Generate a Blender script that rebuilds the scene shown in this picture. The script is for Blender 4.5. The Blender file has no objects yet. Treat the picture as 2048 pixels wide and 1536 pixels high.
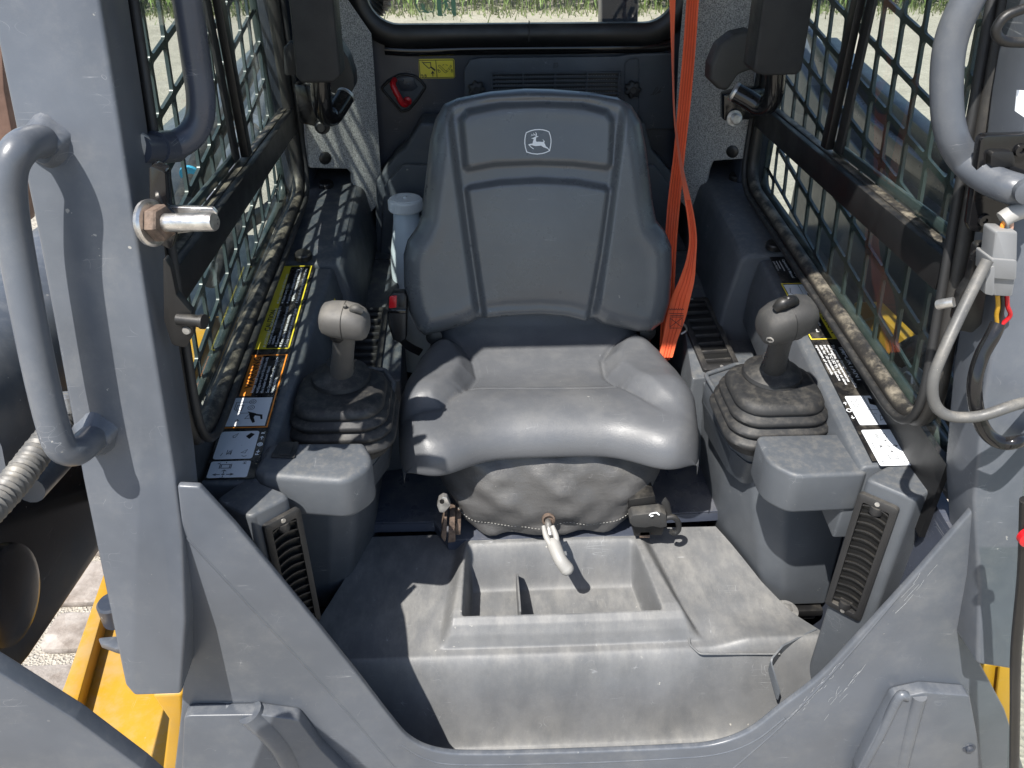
import bpy, bmesh, math, random
import numpy as np
from mathutils import Vector, Matrix
random.seed(4); np.random.seed(4)
S = bpy.context.scene
COL = S.collection
R_ = math.radians

# ------------------------------------------------------------------ camera, world, sun, exposure
CAM = np.array([-.107, 0.0, 1.25]); FPX = 1600.0; PITCH = R_(32.9); YAW = R_(2.5)
cd = bpy.data.cameras.new('camera'); cd.sensor_width = 36; cd.lens = 36*FPX/2048; cd.clip_start = .02; cd.clip_end = 400
cam = bpy.data.objects.new('camera', cd); COL.objects.link(cam)
cam.location = CAM; cam.rotation_euler = (R_(90)-PITCH, 0, -YAW); S.camera = cam
SUN = np.array([.38, .50, -1.0]); SUN = SUN/np.linalg.norm(SUN)          # direction the light travels
w = bpy.data.worlds.new('World'); S.world = w; w.use_nodes = True
nt = w.node_tree; bg = nt.nodes['Background']
sk = nt.nodes.new('ShaderNodeTexSky'); sk.sky_type = 'NISHITA'; sk.sun_disc = False
sk.sun_elevation = math.asin(-SUN[2]); sk.sun_rotation = math.atan2(-SUN[0], -SUN[1])
nt.links.new(sk.outputs[0], bg.inputs[0]); bg.inputs[1].default_value = .12
sl = bpy.data.lights.new('sun', 'SUN'); sl.energy = 5.0; sl.angle = R_(.55); sl.color = (1, .955, .89)
so = bpy.data.objects.new('sun', sl); COL.objects.link(so); so.location = (-3, -2, 6)
so.rotation_euler = Vector(SUN).to_track_quat('-Z', 'Y').to_euler()
S.render.engine = 'CYCLES'
S.view_settings.view_transform = 'Standard'; S.view_settings.look = 'None'
S.view_settings.exposure = .72; S.view_settings.gamma = 1

# ------------------------------------------------------------------ pixel rays onto real planes of the machine
_F = np.array([math.sin(YAW)*math.cos(PITCH), math.cos(YAW)*math.cos(PITCH), -math.sin(PITCH)])
_R = np.array([math.cos(YAW), -math.sin(YAW), 0]); _U = np.cross(_R, _F)
def W(px, py, x=None, y=None, z=None, pl=None):
    r = _F+_R*(px-1024)/FPX-_U*(py-768)/FPX
    if pl is not None: n, d = pl; t = (d-CAM@n)/(r@n)
    elif x is not None: t = (x-CAM[0])/r[0]
    elif y is not None: t = (y-CAM[1])/r[1]
    else: t = (z-CAM[2])/r[2]
    return CAM+t*r
def WL(pts, **k): return [W(a, b, **k) for a, b in pts]
def plane(p, n): n = np.array(n, float); return (n, float(np.dot(n, p)))
CONN = np.array([0, -.13, 1.0])
def conz(y): return .60+.13*(y-1.42)
def CON(off=0): return (CONN, .6-.13*1.42+off)
def A(*v): return np.array(v, float)
def nrm(v): v = np.array(v, float); return v/np.linalg.norm(v)

# ------------------------------------------------------------------ mesh helpers
def root_of(o):
    while o.parent: o = o.parent
    return o
def thing(name, label, cat, loc=(0, 0, 0), group=None):
    o = bpy.data.objects.new(name, None); COL.objects.link(o); o.location = loc; o.empty_display_size = .05
    o['label'] = label; o['category'] = cat
    if group: o['group'] = group
    return o
def tag(o, label, cat, group=None):
    o['label'] = label; o['category'] = cat
    if group: o['group'] = group
    return o
def finish(name, bm, m, parent=None, smooth=40, bev=0, seg=2, recalc=True):
    if recalc: bmesh.ops.recalc_face_normals(bm, faces=bm.faces[:])
    if bev:
        es = [e for e in bm.edges if len(e.link_faces) == 2 and e.calc_face_angle(0) > R_(28)]
        if es: bmesh.ops.bevel(bm, geom=es, offset=bev, segments=seg, affect='EDGES', profile=.5, clamp_overlap=True)
    me = bpy.data.meshes.new(name)
    if parent is not None:
        l = root_of(parent).location
        bmesh.ops.translate(bm, verts=bm.verts[:], vec=-Vector(l))
    bm.to_mesh(me); bm.free()
    me.materials.append(M[m] if isinstance(m, str) else m)
    if smooth:
        me.polygons.foreach_set('use_smooth', [True]*len(me.polygons)); me.set_sharp_from_angle(angle=R_(smooth))
    o = bpy.data.objects.new(name, me); COL.objects.link(o); o.parent = parent
    return o
def raw(name, verts, faces, m, parent=None, smooth=40, recalc=True, bev=0, seg=2):
    bm = bmesh.new(); vs = [bm.verts.new(tuple(v)) for v in verts]
    for f in faces:
        try: bm.faces.new([vs[i] for i in f])
        except ValueError: pass
    return finish(name, bm, m, parent, smooth, recalc=recalc, bev=bev, seg=seg)
def prism(name, pts, vec, m, parent=None, bev=0, seg=2, smooth=40):
    bm = bmesh.new(); n = len(pts); vec = np.array(vec, float)
    a = [bm.verts.new(tuple(p)) for p in pts]; b = [bm.verts.new(tuple(np.array(p)+vec)) for p in pts]
    bm.faces.new(a); bm.faces.new(b[::-1])
    for i in range(n): bm.faces.new([a[i], a[(i+1) % n], b[(i+1) % n], b[i]])
    return finish(name, bm, m, parent, smooth, bev, seg)
def box(name, c, s, m, parent=None, bev=0, seg=2, rot=None):
    bm = bmesh.new(); bmesh.ops.create_cube(bm, size=1)
    Mx = Matrix.Translation(tuple(c)) @ (rot.to_4x4() if rot is not None else Matrix()) @ Matrix.Diagonal((*s, 1))
    bm.transform(Mx)
    return finish(name, bm, m, parent, 40, bev, seg)
def axes(d):
    d = nrm(d); u = np.cross(d, (0, 0, 1) if abs(d[2]) < .9 else (1, 0, 0)); u = nrm(u); return d, u, np.cross(d, u)
def catmull(pts, n=6):
    P = [np.array(p, float) for p in pts]; P = [2*P[0]-P[1]]+P+[2*P[-1]-P[-2]]; out = []
    for i in range(1, len(P)-2):
        for k in range(n):
            t = k/n; a, b, c, d = P[i-1], P[i], P[i+1], P[i+2]
            out.append(.5*((2*b)+(-a+c)*t+(2*a-5*b+4*c-d)*t*t+(-a+3*b-3*c+d)*t**3))
    out.append(P[-2]); return out
def fillet(pts, r, n=5, closed=True):
    P = [np.array(p, float) for p in pts]; N = len(P); out = []
    rr = r if isinstance(r, (list, tuple)) else [r]*N
    for i in range(N):
        if not closed and i in (0, N-1): out.append(P[i]); continue
        p, a, b = P[i], P[i-1], P[(i+1) % N]
        u, v = a-p, b-p; lu, lv = np.linalg.norm(u), np.linalg.norm(v); u = u/lu; v = v/lv
        ang = math.acos(max(-1, min(1, float(u@v))))
        if rr[i] <= 0 or ang > 3.1: out.append(p); continue
        t = min(rr[i]/math.tan(ang/2), lu*.49, lv*.49)
        s, e = p+u*t, p+v*t
        for k in range(n+1):
            q = k/n; out.append((1-q)**2*s+2*q*(1-q)*p+q*q*e)
    return out
def sweep(name, path, r, m, parent=None, n=12, caps=True, prof=None, closed=False, smooth=50):
    """a round (or given-profile) section swept along a path with a parallel frame"""
    P = [np.array(p, float) for p in path]; N = len(P)
    T = [nrm(P[min(i+1, N-1)]-P[max(i-1, 0)]) for i in range(N)]
    if closed: T = [nrm(P[(i+1) % N]-P[i-1]) for i in range(N)]
    _, u, v = axes(T[0]); rings = []; verts = []
    for i in range(N):
        t = T[i]; u = nrm(u-t*(u@t)); v = np.cross(t, u)
        ri = r[i] if hasattr(r, '__len__') else r
        pr = prof if prof is not None else [(math.cos(2*math.pi*k/n), math.sin(2*math.pi*k/n)) for k in range(n)]
        for a, b in pr: verts.append(P[i]+(u*a+v*b)*ri)
    k_ = len(pr); faces = []
    for i in range(N if closed else N-1):
        j = (i+1) % N
        for k in range(k_): faces.append((i*k_+k, i*k_+(k+1) % k_, j*k_+(k+1) % k_, j*k_+k))
    if caps and not closed: faces += [tuple(range(k_))[::-1], tuple((N-1)*k_+k for k in range(k_))]
    return raw(name, verts, faces, m, parent, smooth)
def tube(name, pts, r, m, parent=None, n=14, res=6, **k):
    path = catmull(pts, res) if res else pts
    if hasattr(r, '__len__'):
        r = list(np.interp(np.linspace(0, len(r)-1, len(path)), range(len(r)), r))
    return sweep(name, path, r, m, parent, n, **k)
def lathe(name, prof, c, ax, m, parent=None, n=32, smooth=35, squash=None):
    """prof: (radius, height) pairs along axis ax from centre c"""
    d, u, v = axes(ax); verts = []; faces = []; c = np.array(c, float); K = len(prof)
    for r, h in prof:
        for k in range(n):
            a = 2*math.pi*k/n; verts.append(c+d*h+(u*math.cos(a)+v*math.sin(a))*max(r, 1e-5))
    for i in range(K-1):
        for k in range(n): faces.append((i*n+k, i*n+(k+1) % n, (i+1)*n+(k+1) % n, (i+1)*n+k))
    faces += [tuple(range(n)), tuple((K-1)*n+k for k in range(n))]
    return raw(name, verts, faces, m, parent, smooth)
def loft(name, rings, m, parent=None, caps=True, smooth=45, bev=0):
    verts = [p for r in rings for p in r]; k_ = len(rings[0]); faces = []
    for i in range(len(rings)-1):
        for k in range(k_): faces.append((i*k_+k, i*k_+(k+1) % k_, (i+1)*k_+(k+1) % k_, (i+1)*k_+k))
    if caps: faces += [tuple(range(k_)), tuple((len(rings)-1)*k_+k for k in range(k_))]
    return raw(name, verts, faces, m, parent, smooth, bev=bev)
def rrect(cx, cy, hx, hy, r, n=5):
    out = []
    for sx, sy, a0 in ((1, 1, 0), (-1, 1, 90), (-1, -1, 180), (1, -1, 270)):
        for k in range(n+1):
            a = R_(a0+90*k/n); out.append((cx+sx*(hx-r)+r*math.cos(a), cy+sy*(hy-r)+r*math.sin(a)))
    return out
def grid(name, X, m, parent=None, smooth=60, thick=None):
    X = np.asarray(X); nu, nv = X.shape[:2]; verts = list(X.reshape(-1, 3)); faces = []
    idx = lambda i, j: i*nv+j
    for i in range(nu-1):
        for j in range(nv-1): faces.append((idx(i, j), idx(i+1, j), idx(i+1, j+1), idx(i, j+1)))
    if thick is not None:                       # close with a back sheet
        off = len(verts); verts += [p+np.array(thick) for p in X.reshape(-1, 3)]
        rim = [idx(i, 0) for i in range(nu)]+[idx(nu-1, j) for j in range(1, nv)]+[idx(i, nv-1) for i in range(nu-2, -1, -1)]+[idx(0, j) for j in range(nv-2, 0, -1)]
        for a, b in zip(rim, rim[1:]+rim[:1]): faces.append((a, off+a, off+b, b))
        for i in range(nu-1):
            for j in range(nv-1): faces.append((off+idx(i, j), off+idx(i, j+1), off+idx(i+1, j+1), off+idx(i+1, j)))
    return raw(name, verts, faces, m, parent, smooth)
def ribbon(name, L, Rr, m, parent=None, t=.0014, res=5):
    """a strap: left and right edge points in 3-D, with thickness"""
    L = catmull(L, res); Rr = catmull(Rr, res); X = []
    for i in range(len(L)):
        row = [L[i]+(Rr[i]-L[i])*k/8 for k in range(9)]; X.append(row)
    X = np.array(X); tv = nrm(np.cross(X[len(X)//2, -1]-X[len(X)//2, 0], X[-1, 4]-X[0, 4]))
    return grid(name, X, m, parent, 60, thick=tv*t)
class Frame:
    def __init__(s, o, ex, ey): s.o = np.array(o, float); s.ex = nrm(ex); s.ey = nrm(np.array(ey)-s.ex*np.dot(s.ex, ey)); s.n = np.cross(s.ex, s.ey)
    def __call__(s, u, v, h=0): return s.o+s.ex*u+s.ey*v+s.n*h
def flat(name, fr, pts, h, m, parent, t=.0003):
    return prism(name, [fr(u, v, h) for u, v in pts], fr.n*t, m, parent, smooth=0)
_sh = [0]
def strokes(name, fr, lines, wd, h, m, parent):
    """printed line art: mitred strips lying on a decal"""
    verts = []; faces = []
    for L in lines:
        _sh[0] = (_sh[0]+1) % 12; hh = h+_sh[0]*2.5e-5
        P = [np.array(p, float) for p in L]; closed = np.allclose(P[0], P[-1]) and len(P) > 2
        if closed: P = P[:-1]
        N = len(P); base = len(verts)
        for i in range(N):
            a = P[i]-P[i-1] if (i or closed) else P[1]-P[0]; b = P[(i+1) % N]-P[i] if (i < N-1 or closed) else a
            a = a/(np.linalg.norm(a)+1e-12); b = b/(np.linalg.norm(b)+1e-12)
            na, nb = np.array([-a[1], a[0]]), np.array([-b[1], b[0]]); mm = na+nb
            l = np.linalg.norm(mm); mm = na if l < .3 else mm/l
            k = wd/2/max(.45, float(mm@na)); verts += [fr(*(P[i]+mm*k), hh), fr(*(P[i]-mm*k), hh)]
        for i in range(N if closed else N-1):
            j = (i+1) % N; faces.append((base+2*i, base+2*i+1, base+2*j+1, base+2*j))
    o = raw(name, verts, faces, m, parent, 0, recalc=False)
    if len(lines) > 1: o['kind'] = 'stuff'
    return o
def text(name, s, fr, u, v, size, m, parent, h=.0005, wide=None, bold=0, align='LEFT'):
    c = bpy.data.curves.new('t', 'FONT'); c.body = s; c.size = 1; c.align_x = align; c.offset = bold; c.resolution_u = 2
    o = bpy.data.objects.new('t', c); COL.objects.link(o)
    dg = bpy.context.evaluated_depsgraph_get(); me = bpy.data.meshes.new_from_object(o.evaluated_get(dg))
    bpy.data.objects.remove(o); bpy.data.curves.remove(c)
    co = np.array([q.co[:] for q in me.vertices]); fc = [tuple(p.vertices) for p in me.polygons]; bpy.data.meshes.remove(me)
    if not len(co): return None
    k = size; kx = size
    if wide and align == 'LEFT': kx = wide/max(1e-6, co[:, 0].max())
    vs = [fr(u+a*kx, v+b*k, h) for a, b, _ in co]
    return raw(name, vs, fc, m, parent, 0, recalc=False)
def circ(cx, cy, r, n=16, a0=0, a1=360): return [(cx+r*math.cos(R_(a0+(a1-a0)*k/n)), cy+r*math.sin(R_(a0+(a1-a0)*k/n))) for k in range(n+1)]
def sstep(x, a, b): t = np.clip((x-a)/(b-a), 0, 1); return t*t*(3-2*t)
def polydist(P, poly):
    """signed distance of Nx2 points to a closed 2-D polygon, positive inside"""
    P = np.asarray(P, float); poly = np.asarray(poly, float); d = np.full(len(P), 1e9); ins = np.zeros(len(P), bool)
    for a, b in zip(poly, np.roll(poly, -1, 0)):
        ab = b-a; t = np.clip(((P-a)@ab)/(ab@ab+1e-18), 0, 1); q = a+t[:, None]*ab
        d = np.minimum(d, np.linalg.norm(P-q, axis=1))
        c = ((a[1] > P[:, 1]) != (b[1] > P[:, 1])) & (P[:, 0] < (b[0]-a[0])*(P[:, 1]-a[1])/(b[1]-a[1]+1e-18)+a[0]); ins ^= c
    return np.where(ins, d, -d)
def resample(pts, n):
    P = np.array(pts, float); s = np.r_[0, np.cumsum(np.linalg.norm(np.diff(P, axis=0), axis=1))]; q = np.linspace(0, s[-1], n)
    return np.stack([np.interp(q, s, P[:, k]) for k in range(P.shape[1])], 1)
def coons(bot, top, lef, rig, nu, nv):
    """bot, top run left to right; lef, rig run bottom to top"""
    b, t, l, r = resample(bot, nu), resample(top, nu), resample(lef, nv), resample(rig, nv)
    s = np.linspace(0, 1, nu)[:, None, None]; q = np.linspace(0, 1, nv)[None, :, None]
    return (1-q)*b[:, None]+q*t[:, None]+(1-s)*l[None]+s*r[None]-((1-s)*(1-q)*b[0]+s*(1-q)*b[-1]+(1-s)*q*t[0]+s*q*t[-1])

# ------------------------------------------------------------------ materials
M = {}
def mat(name, col, rough=.5, grime=0, dstretch=None, dlo=.42, dhi=.68, metal=0, bump=0, bscale=300, var=.12, vscale=7, dust=0, dcol=(.42, .38, .31), dscale=14, scratch=0, spec=.5, coat=0, stretch=None, sheen=0, rvar=.15):
    m = bpy.data.materials.new(name); m.use_nodes = True; nt = m.node_tree; N = nt.nodes; L = nt.links; b = N['Principled BSDF']
    tc = N.new('ShaderNodeNewGeometry'); src = tc.outputs['Position']
    def noise(sc, det=4, rgh=.6, vec=None):
        n = N.new('ShaderNodeTexNoise'); n.inputs['Scale'].default_value = sc; n.inputs['Detail'].default_value = det; n.inputs['Roughness'].default_value = rgh
        L.new(vec or src, n.inputs['Vector']); return n.outputs['Fac']
    def ramp(s, a, b_, ca=0, cb=1):
        r = N.new('ShaderNodeMapRange'); r.interpolation_type = 'SMOOTHSTEP'; L.new(s, r.inputs[0])
        for i, v in enumerate((a, b_, ca, cb)): r.inputs[i+1].default_value = v
        return r.outputs[0]
    def mth(op, a, b_):
        q = N.new('ShaderNodeMath'); q.operation = op
        for i, v in enumerate((a, b_)):
            if isinstance(v, (int, float)): q.inputs[i].default_value = v
            else: L.new(v, q.inputs[i])
        return q.outputs[0]
    def mix(f, a, b_):
        q = N.new('ShaderNodeMix'); q.data_type = 'RGBA'
        if isinstance(f, (int, float)): q.inputs[0].default_value = f
        else: L.new(f, q.inputs[0])
        for i, v in ((6, a), (7, b_)):
            if isinstance(v, tuple): q.inputs[i].default_value = (*v[:3], 1)
            else: L.new(v, q.inputs[i])
        return q.outputs[2]
    vn = noise(vscale)
    c = mix(ramp(vn, .3, .7), tuple(x*(1-var) for x in col), tuple(min(1, x*(1+var)) for x in col))
    ro = ramp(noise(vscale*3), .3, .7, max(.02, rough*(1-rvar)), min(1, rough*(1+rvar)))
    if grime:
        gn = mth('MULTIPLY', ramp(noise(7, 10, .78), .46, .72), grime); c = mix(gn, c, (.24, .235, .22)); ro = mth('ADD', ro, mth('MULTIPLY', gn, .5))
        g2 = mth('MULTIPLY', ramp(noise(3.3, 9, .75), .50, .74), grime*.9); c = mix(g2, c, tuple(x*.55 for x in col))
    if dust:
        sx = N.new('ShaderNodeSeparateXYZ'); L.new(tc.outputs['Normal'], sx.inputs[0])
        up = ramp(sx.outputs[2], .05, .85)
        dv = None
        if dstretch:
            dm = N.new('ShaderNodeMapping'); dm.inputs['Scale'].default_value = dstretch; L.new(src, dm.inputs[0]); dv = dm.outputs[0]
        d = mth('MULTIPLY', ramp(noise(dscale, 8, .72, dv), dlo, dhi), up)
        d2 = mth('MULTIPLY', ramp(noise(dscale*60, 2, .5), .66, .76), ramp(sx.outputs[2], -.2, .6))
        d = mth('MINIMUM', mth('ADD', mth('MULTIPLY', d, dust), mth('MULTIPLY', d2, min(1, dust*1.2))), 1.0)
        c = mix(d, c, dcol); ro = mth('MAXIMUM', ro, mth('MULTIPLY', d, .8))
    if scratch:
        mp = N.new('ShaderNodeMapping'); mp.inputs['Rotation'].default_value = (.5, .3, .7); mp.inputs['Scale'].default_value = (1, .035, 1); L.new(src, mp.inputs[0])
        n1 = noise(70, 0, .5, mp.outputs[0]); ln = ramp(mth('ABSOLUTE', mth('SUBTRACT', n1, .5), 0), .0, .007, 1, 0)
        mp2 = N.new('ShaderNodeMapping'); mp2.inputs['Rotation'].default_value = (1.1, .9, -.6); mp2.inputs['Scale'].default_value = (.03, 1, 1); L.new(src, mp2.inputs[0])
        n2 = noise(80, 0, .5, mp2.outputs[0]); ln2 = ramp(mth('ABSOLUTE', mth('SUBTRACT', n2, .52), 0), .0, .006, 1, 0)
        k = mth('MULTIPLY', mth('MAXIMUM', ln, ln2), ramp(noise(22, 3, .6), .57, .70))
        c = mix(mth('MULTIPLY', k, scratch), c, (.55, .56, .57))
        ch = mth('MULTIPLY', ramp(noise(120, 2, .5), .72, .745), ramp(noise(9, 3, .6), .56, .66)); c = mix(mth('MULTIPLY', ch, min(1, scratch*1.6)), c, (.50, .48, .43))
    L.new(c, b.inputs['Base Color']); L.new(ro, b.inputs['Roughness'])
    b.inputs['Metallic'].default_value = metal; b.inputs['Specular IOR Level'].default_value = spec; b.inputs['Coat Weight'].default_value = coat
    if sheen: b.inputs['Sheen Weight'].default_value = sheen
    if bump:
        bp = N.new('ShaderNodeBump'); bp.inputs['Strength'].default_value = bump; bp.inputs['Distance'].default_value = .0015
        L.new(noise(bscale, 3, .6), bp.inputs['Height']); L.new(bp.outputs[0], b.inputs['Normal'])
    M[name] = m; return m
mat('paint', (.086, .096, .113), .34, grime=.22, scratch=.30, var=.11, vscale=5, dust=.16, dscale=40, dcol=(.36, .35, .33), bump=.05, bscale=500)
mat('paint_dark', (.033, .040, .055), .36, var=.2, dust=.1, scratch=.35, bump=.05, bscale=300)
mat('paint_navy_and_shade', (.052, .060, .082), .30, var=.12, dust=.12, scratch=.4)  # navy parts, and the painted shade of the inner left grab handle
mat('boom_dark', (.016, .016, .018), .22, var=.2, dust=.06, scratch=.15)
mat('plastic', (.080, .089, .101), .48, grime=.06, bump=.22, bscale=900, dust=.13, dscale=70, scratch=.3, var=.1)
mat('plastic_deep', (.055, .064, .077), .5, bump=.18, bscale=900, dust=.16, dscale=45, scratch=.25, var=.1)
mat('mat_grey', (.122, .126, .131), .50, grime=.12, bump=.22, bscale=700, dust=.36, dscale=20, dstretch=(1.2, .6, .6), dlo=.34, dhi=.80, dcol=(.41, .395, .36), scratch=.5, var=.14, vscale=9)
mat('black', (.009, .009, .0095), .42, bump=.12, bscale=700, dust=.12, var=.2)
mat('black_gloss', (.009, .009, .010), .14, var=.1, dust=.05)
mat('black_dusty', (.020, .019, .018), .5, bump=.15, bscale=600, dust=.65, dcol=(.34, .30, .23), dscale=26)
mat('rubber', (.017, .0175, .0185), .58, bump=.12, bscale=1200, dust=.10, dscale=60, var=.12)
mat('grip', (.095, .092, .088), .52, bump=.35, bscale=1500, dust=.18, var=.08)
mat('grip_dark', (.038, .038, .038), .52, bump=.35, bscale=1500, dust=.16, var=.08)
mat('vent_black', (.020, .020, .021), .45, bump=.2, bscale=1200, dust=.14, var=.1)
mat('pad_foam', (.013, .0135, .015), .62, bump=.45, bscale=1100, dust=.08, var=.1)
mat('orange', (.90, .140, .045), .72, bump=.5, bscale=1400, var=.1, sheen=.2)
mat('orange_rib', (.74, .095, .03), .75, bump=.5, bscale=1400, var=.15)
mat('red', (.52, .012, .018), .28, var=.1)
mat('yellow', (.47, .255, .016), .36, grime=.18, var=.07, dust=.16, scratch=.2, vscale=4)
mat('zinc', (.55, .54, .52), .38, metal=.8, var=.25, vscale=60, bump=.15, bscale=400)
mat('steel', (.62, .60, .57), .32, metal=.9, var=.25, vscale=70, bump=.1)
mat('rust', (.125, .088, .066), .75, var=.45, vscale=70, bump=.5, bscale=400)
mat('bottle', (.62, .70, .76), .38, var=.05, spec=.4)
mat('cap_white', (.80, .82, .82), .42, var=.05)
mat('lever_grey', (.31, .305, .29), .5, var=.08, dust=.15)
mat('conn_grey', (.19, .195, .20), .5, var=.06, dust=.2)
mat('mesh_green', (.030, .045, .045), .33, var=.12, dust=.1)
mat('d_black', (.010, .010, .011), .30, dust=.22, dscale=30, var=.1)
mat('d_yellow', (.80, .66, .045), .38, dust=.1)
mat('d_orange', (.83, .27, .03), .38, dust=.1)
mat('d_white', (.74, .77, .80), .36, dust=.12)
mat('ink', (.012, .012, .012), .4, var=0)
mat('ink_white', (.82, .84, .86), .4, var=0)
mat('ink_green', (.16, .36, .22), .5, var=0)
mat('rust_brown', (.16, .095, .07), .75, var=.3, bump=.3, bscale=40)
mat('corn', (.12, .15, .05), .55, var=.5, vscale=3)
mat('corn_b', (.15, .22, .06), .55, var=.5, vscale=3)
mat('skin', (.46, .27, .19), .5); mat('cloth', (.05, .07, .12), .9); mat('wire_grey', (.09, .09, .088), .5, dust=.5, var=.1)

def vinyl(name, col, rough, dustamt, wr=1.0):
    """seat vinyl: fine leather grain plus a few long creases, scuffs"""
    m = mat(name, col, rough, var=.07, dust=dustamt, dscale=9, dcol=(.36, .345, .31), scratch=.28, vscale=6)
    nt = m.node_tree; N = nt.nodes; L = nt.links; b = N['Principled BSDF']; g = [n for n in N if n.type == 'NEW_GEOMETRY'][0]
    v = N.new('ShaderNodeTexVoronoi'); v.feature = 'DISTANCE_TO_EDGE'; v.inputs['Scale'].default_value = 250; v.inputs['Randomness'].default_value = 1
    nz = N.new('ShaderNodeTexNoise'); nz.inputs['Scale'].default_value = 45; nz.inputs['Detail'].default_value = 3; L.new(g.outputs['Position'], nz.inputs['Vector'])
    ad = N.new('ShaderNodeVectorMath'); ad.operation = 'MULTIPLY_ADD'; L.new(nz.outputs['Color'], ad.inputs[0]); ad.inputs[1].default_value = (.012,)*3; L.new(g.outputs['Position'], ad.inputs[2])
    L.new(ad.outputs[0], v.inputs['Vector'])
    mp = N.new('ShaderNodeMapping'); mp.inputs['Scale'].default_value = (.35, 1, 1.6); L.new(ad.outputs[0], mp.inputs[0])
    n2 = N.new('ShaderNodeTexNoise'); n2.inputs['Scale'].default_value = 55; n2.inputs['Detail'].default_value = 5; L.new(mp.outputs[0], n2.inputs['Vector'])
    b1 = N.new('ShaderNodeBump'); b1.inputs['Strength'].default_value = .20 if wr < 2 else .42; b1.inputs['Distance'].default_value = .001; L.new(v.outputs['Distance'], b1.inputs['Height'])
    b2 = N.new('ShaderNodeBump'); b2.inputs['Strength'].default_value = .085*wr; b2.inputs['Distance'].default_value = .004; L.new(n2.outputs['Fac'], b2.inputs['Height']); L.new(b1.outputs[0], b2.inputs['Normal'])
    L.new(b2.outputs[0], b.inputs['Normal']); return m
vinyl('vinyl', (.094, .099, .108), .44, .10)
vinyl('vinyl_back', (.094, .103, .113), .30, .04)
vinyl('vinyl_boot', (.078, .077, .077), .42, .22, 3)

for k_ in ('vinyl_back',):
    b_ = M[k_].node_tree.nodes['Principled BSDF']; b_.inputs['Coat Weight'].default_value = .25; b_.inputs['Coat Roughness'].default_value = .28

def felt():
    m = mat('felt', (.16, .16, .165), .95, bump=.7, bscale=500, var=.1, sheen=.3); nt = m.node_tree; N = nt.nodes; L = nt.links; b = N['Principled BSDF']
    g = [n for n in N if n.type == 'NEW_GEOMETRY'][0]; n = N.new('ShaderNodeTexNoise'); n.inputs['Scale'].default_value = 430; n.inputs['Detail'].default_value = 5; n.inputs['Roughness'].default_value = .75
    L.new(g.outputs['Position'], n.inputs['Vector']); cr = N.new('ShaderNodeValToRGB'); L.new(n.outputs['Fac'], cr.inputs[0])
    cr.color_ramp.elements[0].position = .36; cr.color_ramp.elements[0].color = (.07, .072, .078, 1); cr.color_ramp.elements[1].position = .66; cr.color_ramp.elements[1].color = (.62, .62, .60, 1)
    L.new(cr.outputs[0], b.inputs['Base Color'])
felt()
def webbing():
    m = M['orange']; nt = m.node_tree; N = nt.nodes; L = nt.links; b = N['Principled BSDF']
webbing()
def glass(name, tint, gloss=.05, dirt=.0):
    m = bpy.data.materials.new(name); m.use_nodes = True; nt = m.node_tree; N = nt.nodes; L = nt.links; N.remove(N['Principled BSDF'])
    out = N['Material Output']; t = N.new('ShaderNodeBsdfTransparent'); t.inputs[0].default_value = (*tint, 1); g = N.new('ShaderNodeBsdfGlossy'); g.inputs['Roughness'].default_value = .02
    fr = N.new('ShaderNodeFresnel'); fr.inputs['IOR'].default_value = 1.5; mx = N.new('ShaderNodeMixShader'); gb = N.new('ShaderNodeNewGeometry'); im = N.new('ShaderNodeMath'); im.operation = 'SUBTRACT'; im.inputs[0].default_value = 1; L.new(gb.outputs['Backfacing'], im.inputs[1]); fm = N.new('ShaderNodeMath'); fm.operation = 'MULTIPLY'; L.new(fr.outputs[0], fm.inputs[0]); L.new(im.outputs[0], fm.inputs[1]); L.new(fm.outputs[0], mx.inputs[0]); L.new(t.outputs[0], mx.inputs[1]); L.new(g.outputs[0], mx.inputs[2])
    d = N.new('ShaderNodeBsdfDiffuse'); d.inputs[0].default_value = (.45, .43, .38, 1); m2 = N.new('ShaderNodeMixShader')
    ge = N.new('ShaderNodeNewGeometry'); n = N.new('ShaderNodeTexNoise'); n.inputs['Scale'].default_value = 9; n.inputs['Detail'].default_value = 8; n.inputs['Roughness'].default_value = .7; L.new(ge.outputs['Position'], n.inputs['Vector'])
    r = N.new('ShaderNodeMapRange'); L.new(n.outputs['Fac'], r.inputs[0]); r.inputs[1].default_value = .4; r.inputs[2].default_value = .8; r.inputs[3].default_value = dirt*.3; r.inputs[4].default_value = dirt
    L.new(r.outputs[0], m2.inputs[0]); L.new(mx.outputs[0], m2.inputs[1]); L.new(d.outputs[0], m2.inputs[2]); L.new(m2.outputs[0], out.inputs[0]); M[name] = m
glass('glass', (.89, .93, .91), dirt=.03); glass('glass_clear', (.93, .95, .93), dirt=.02)
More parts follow.
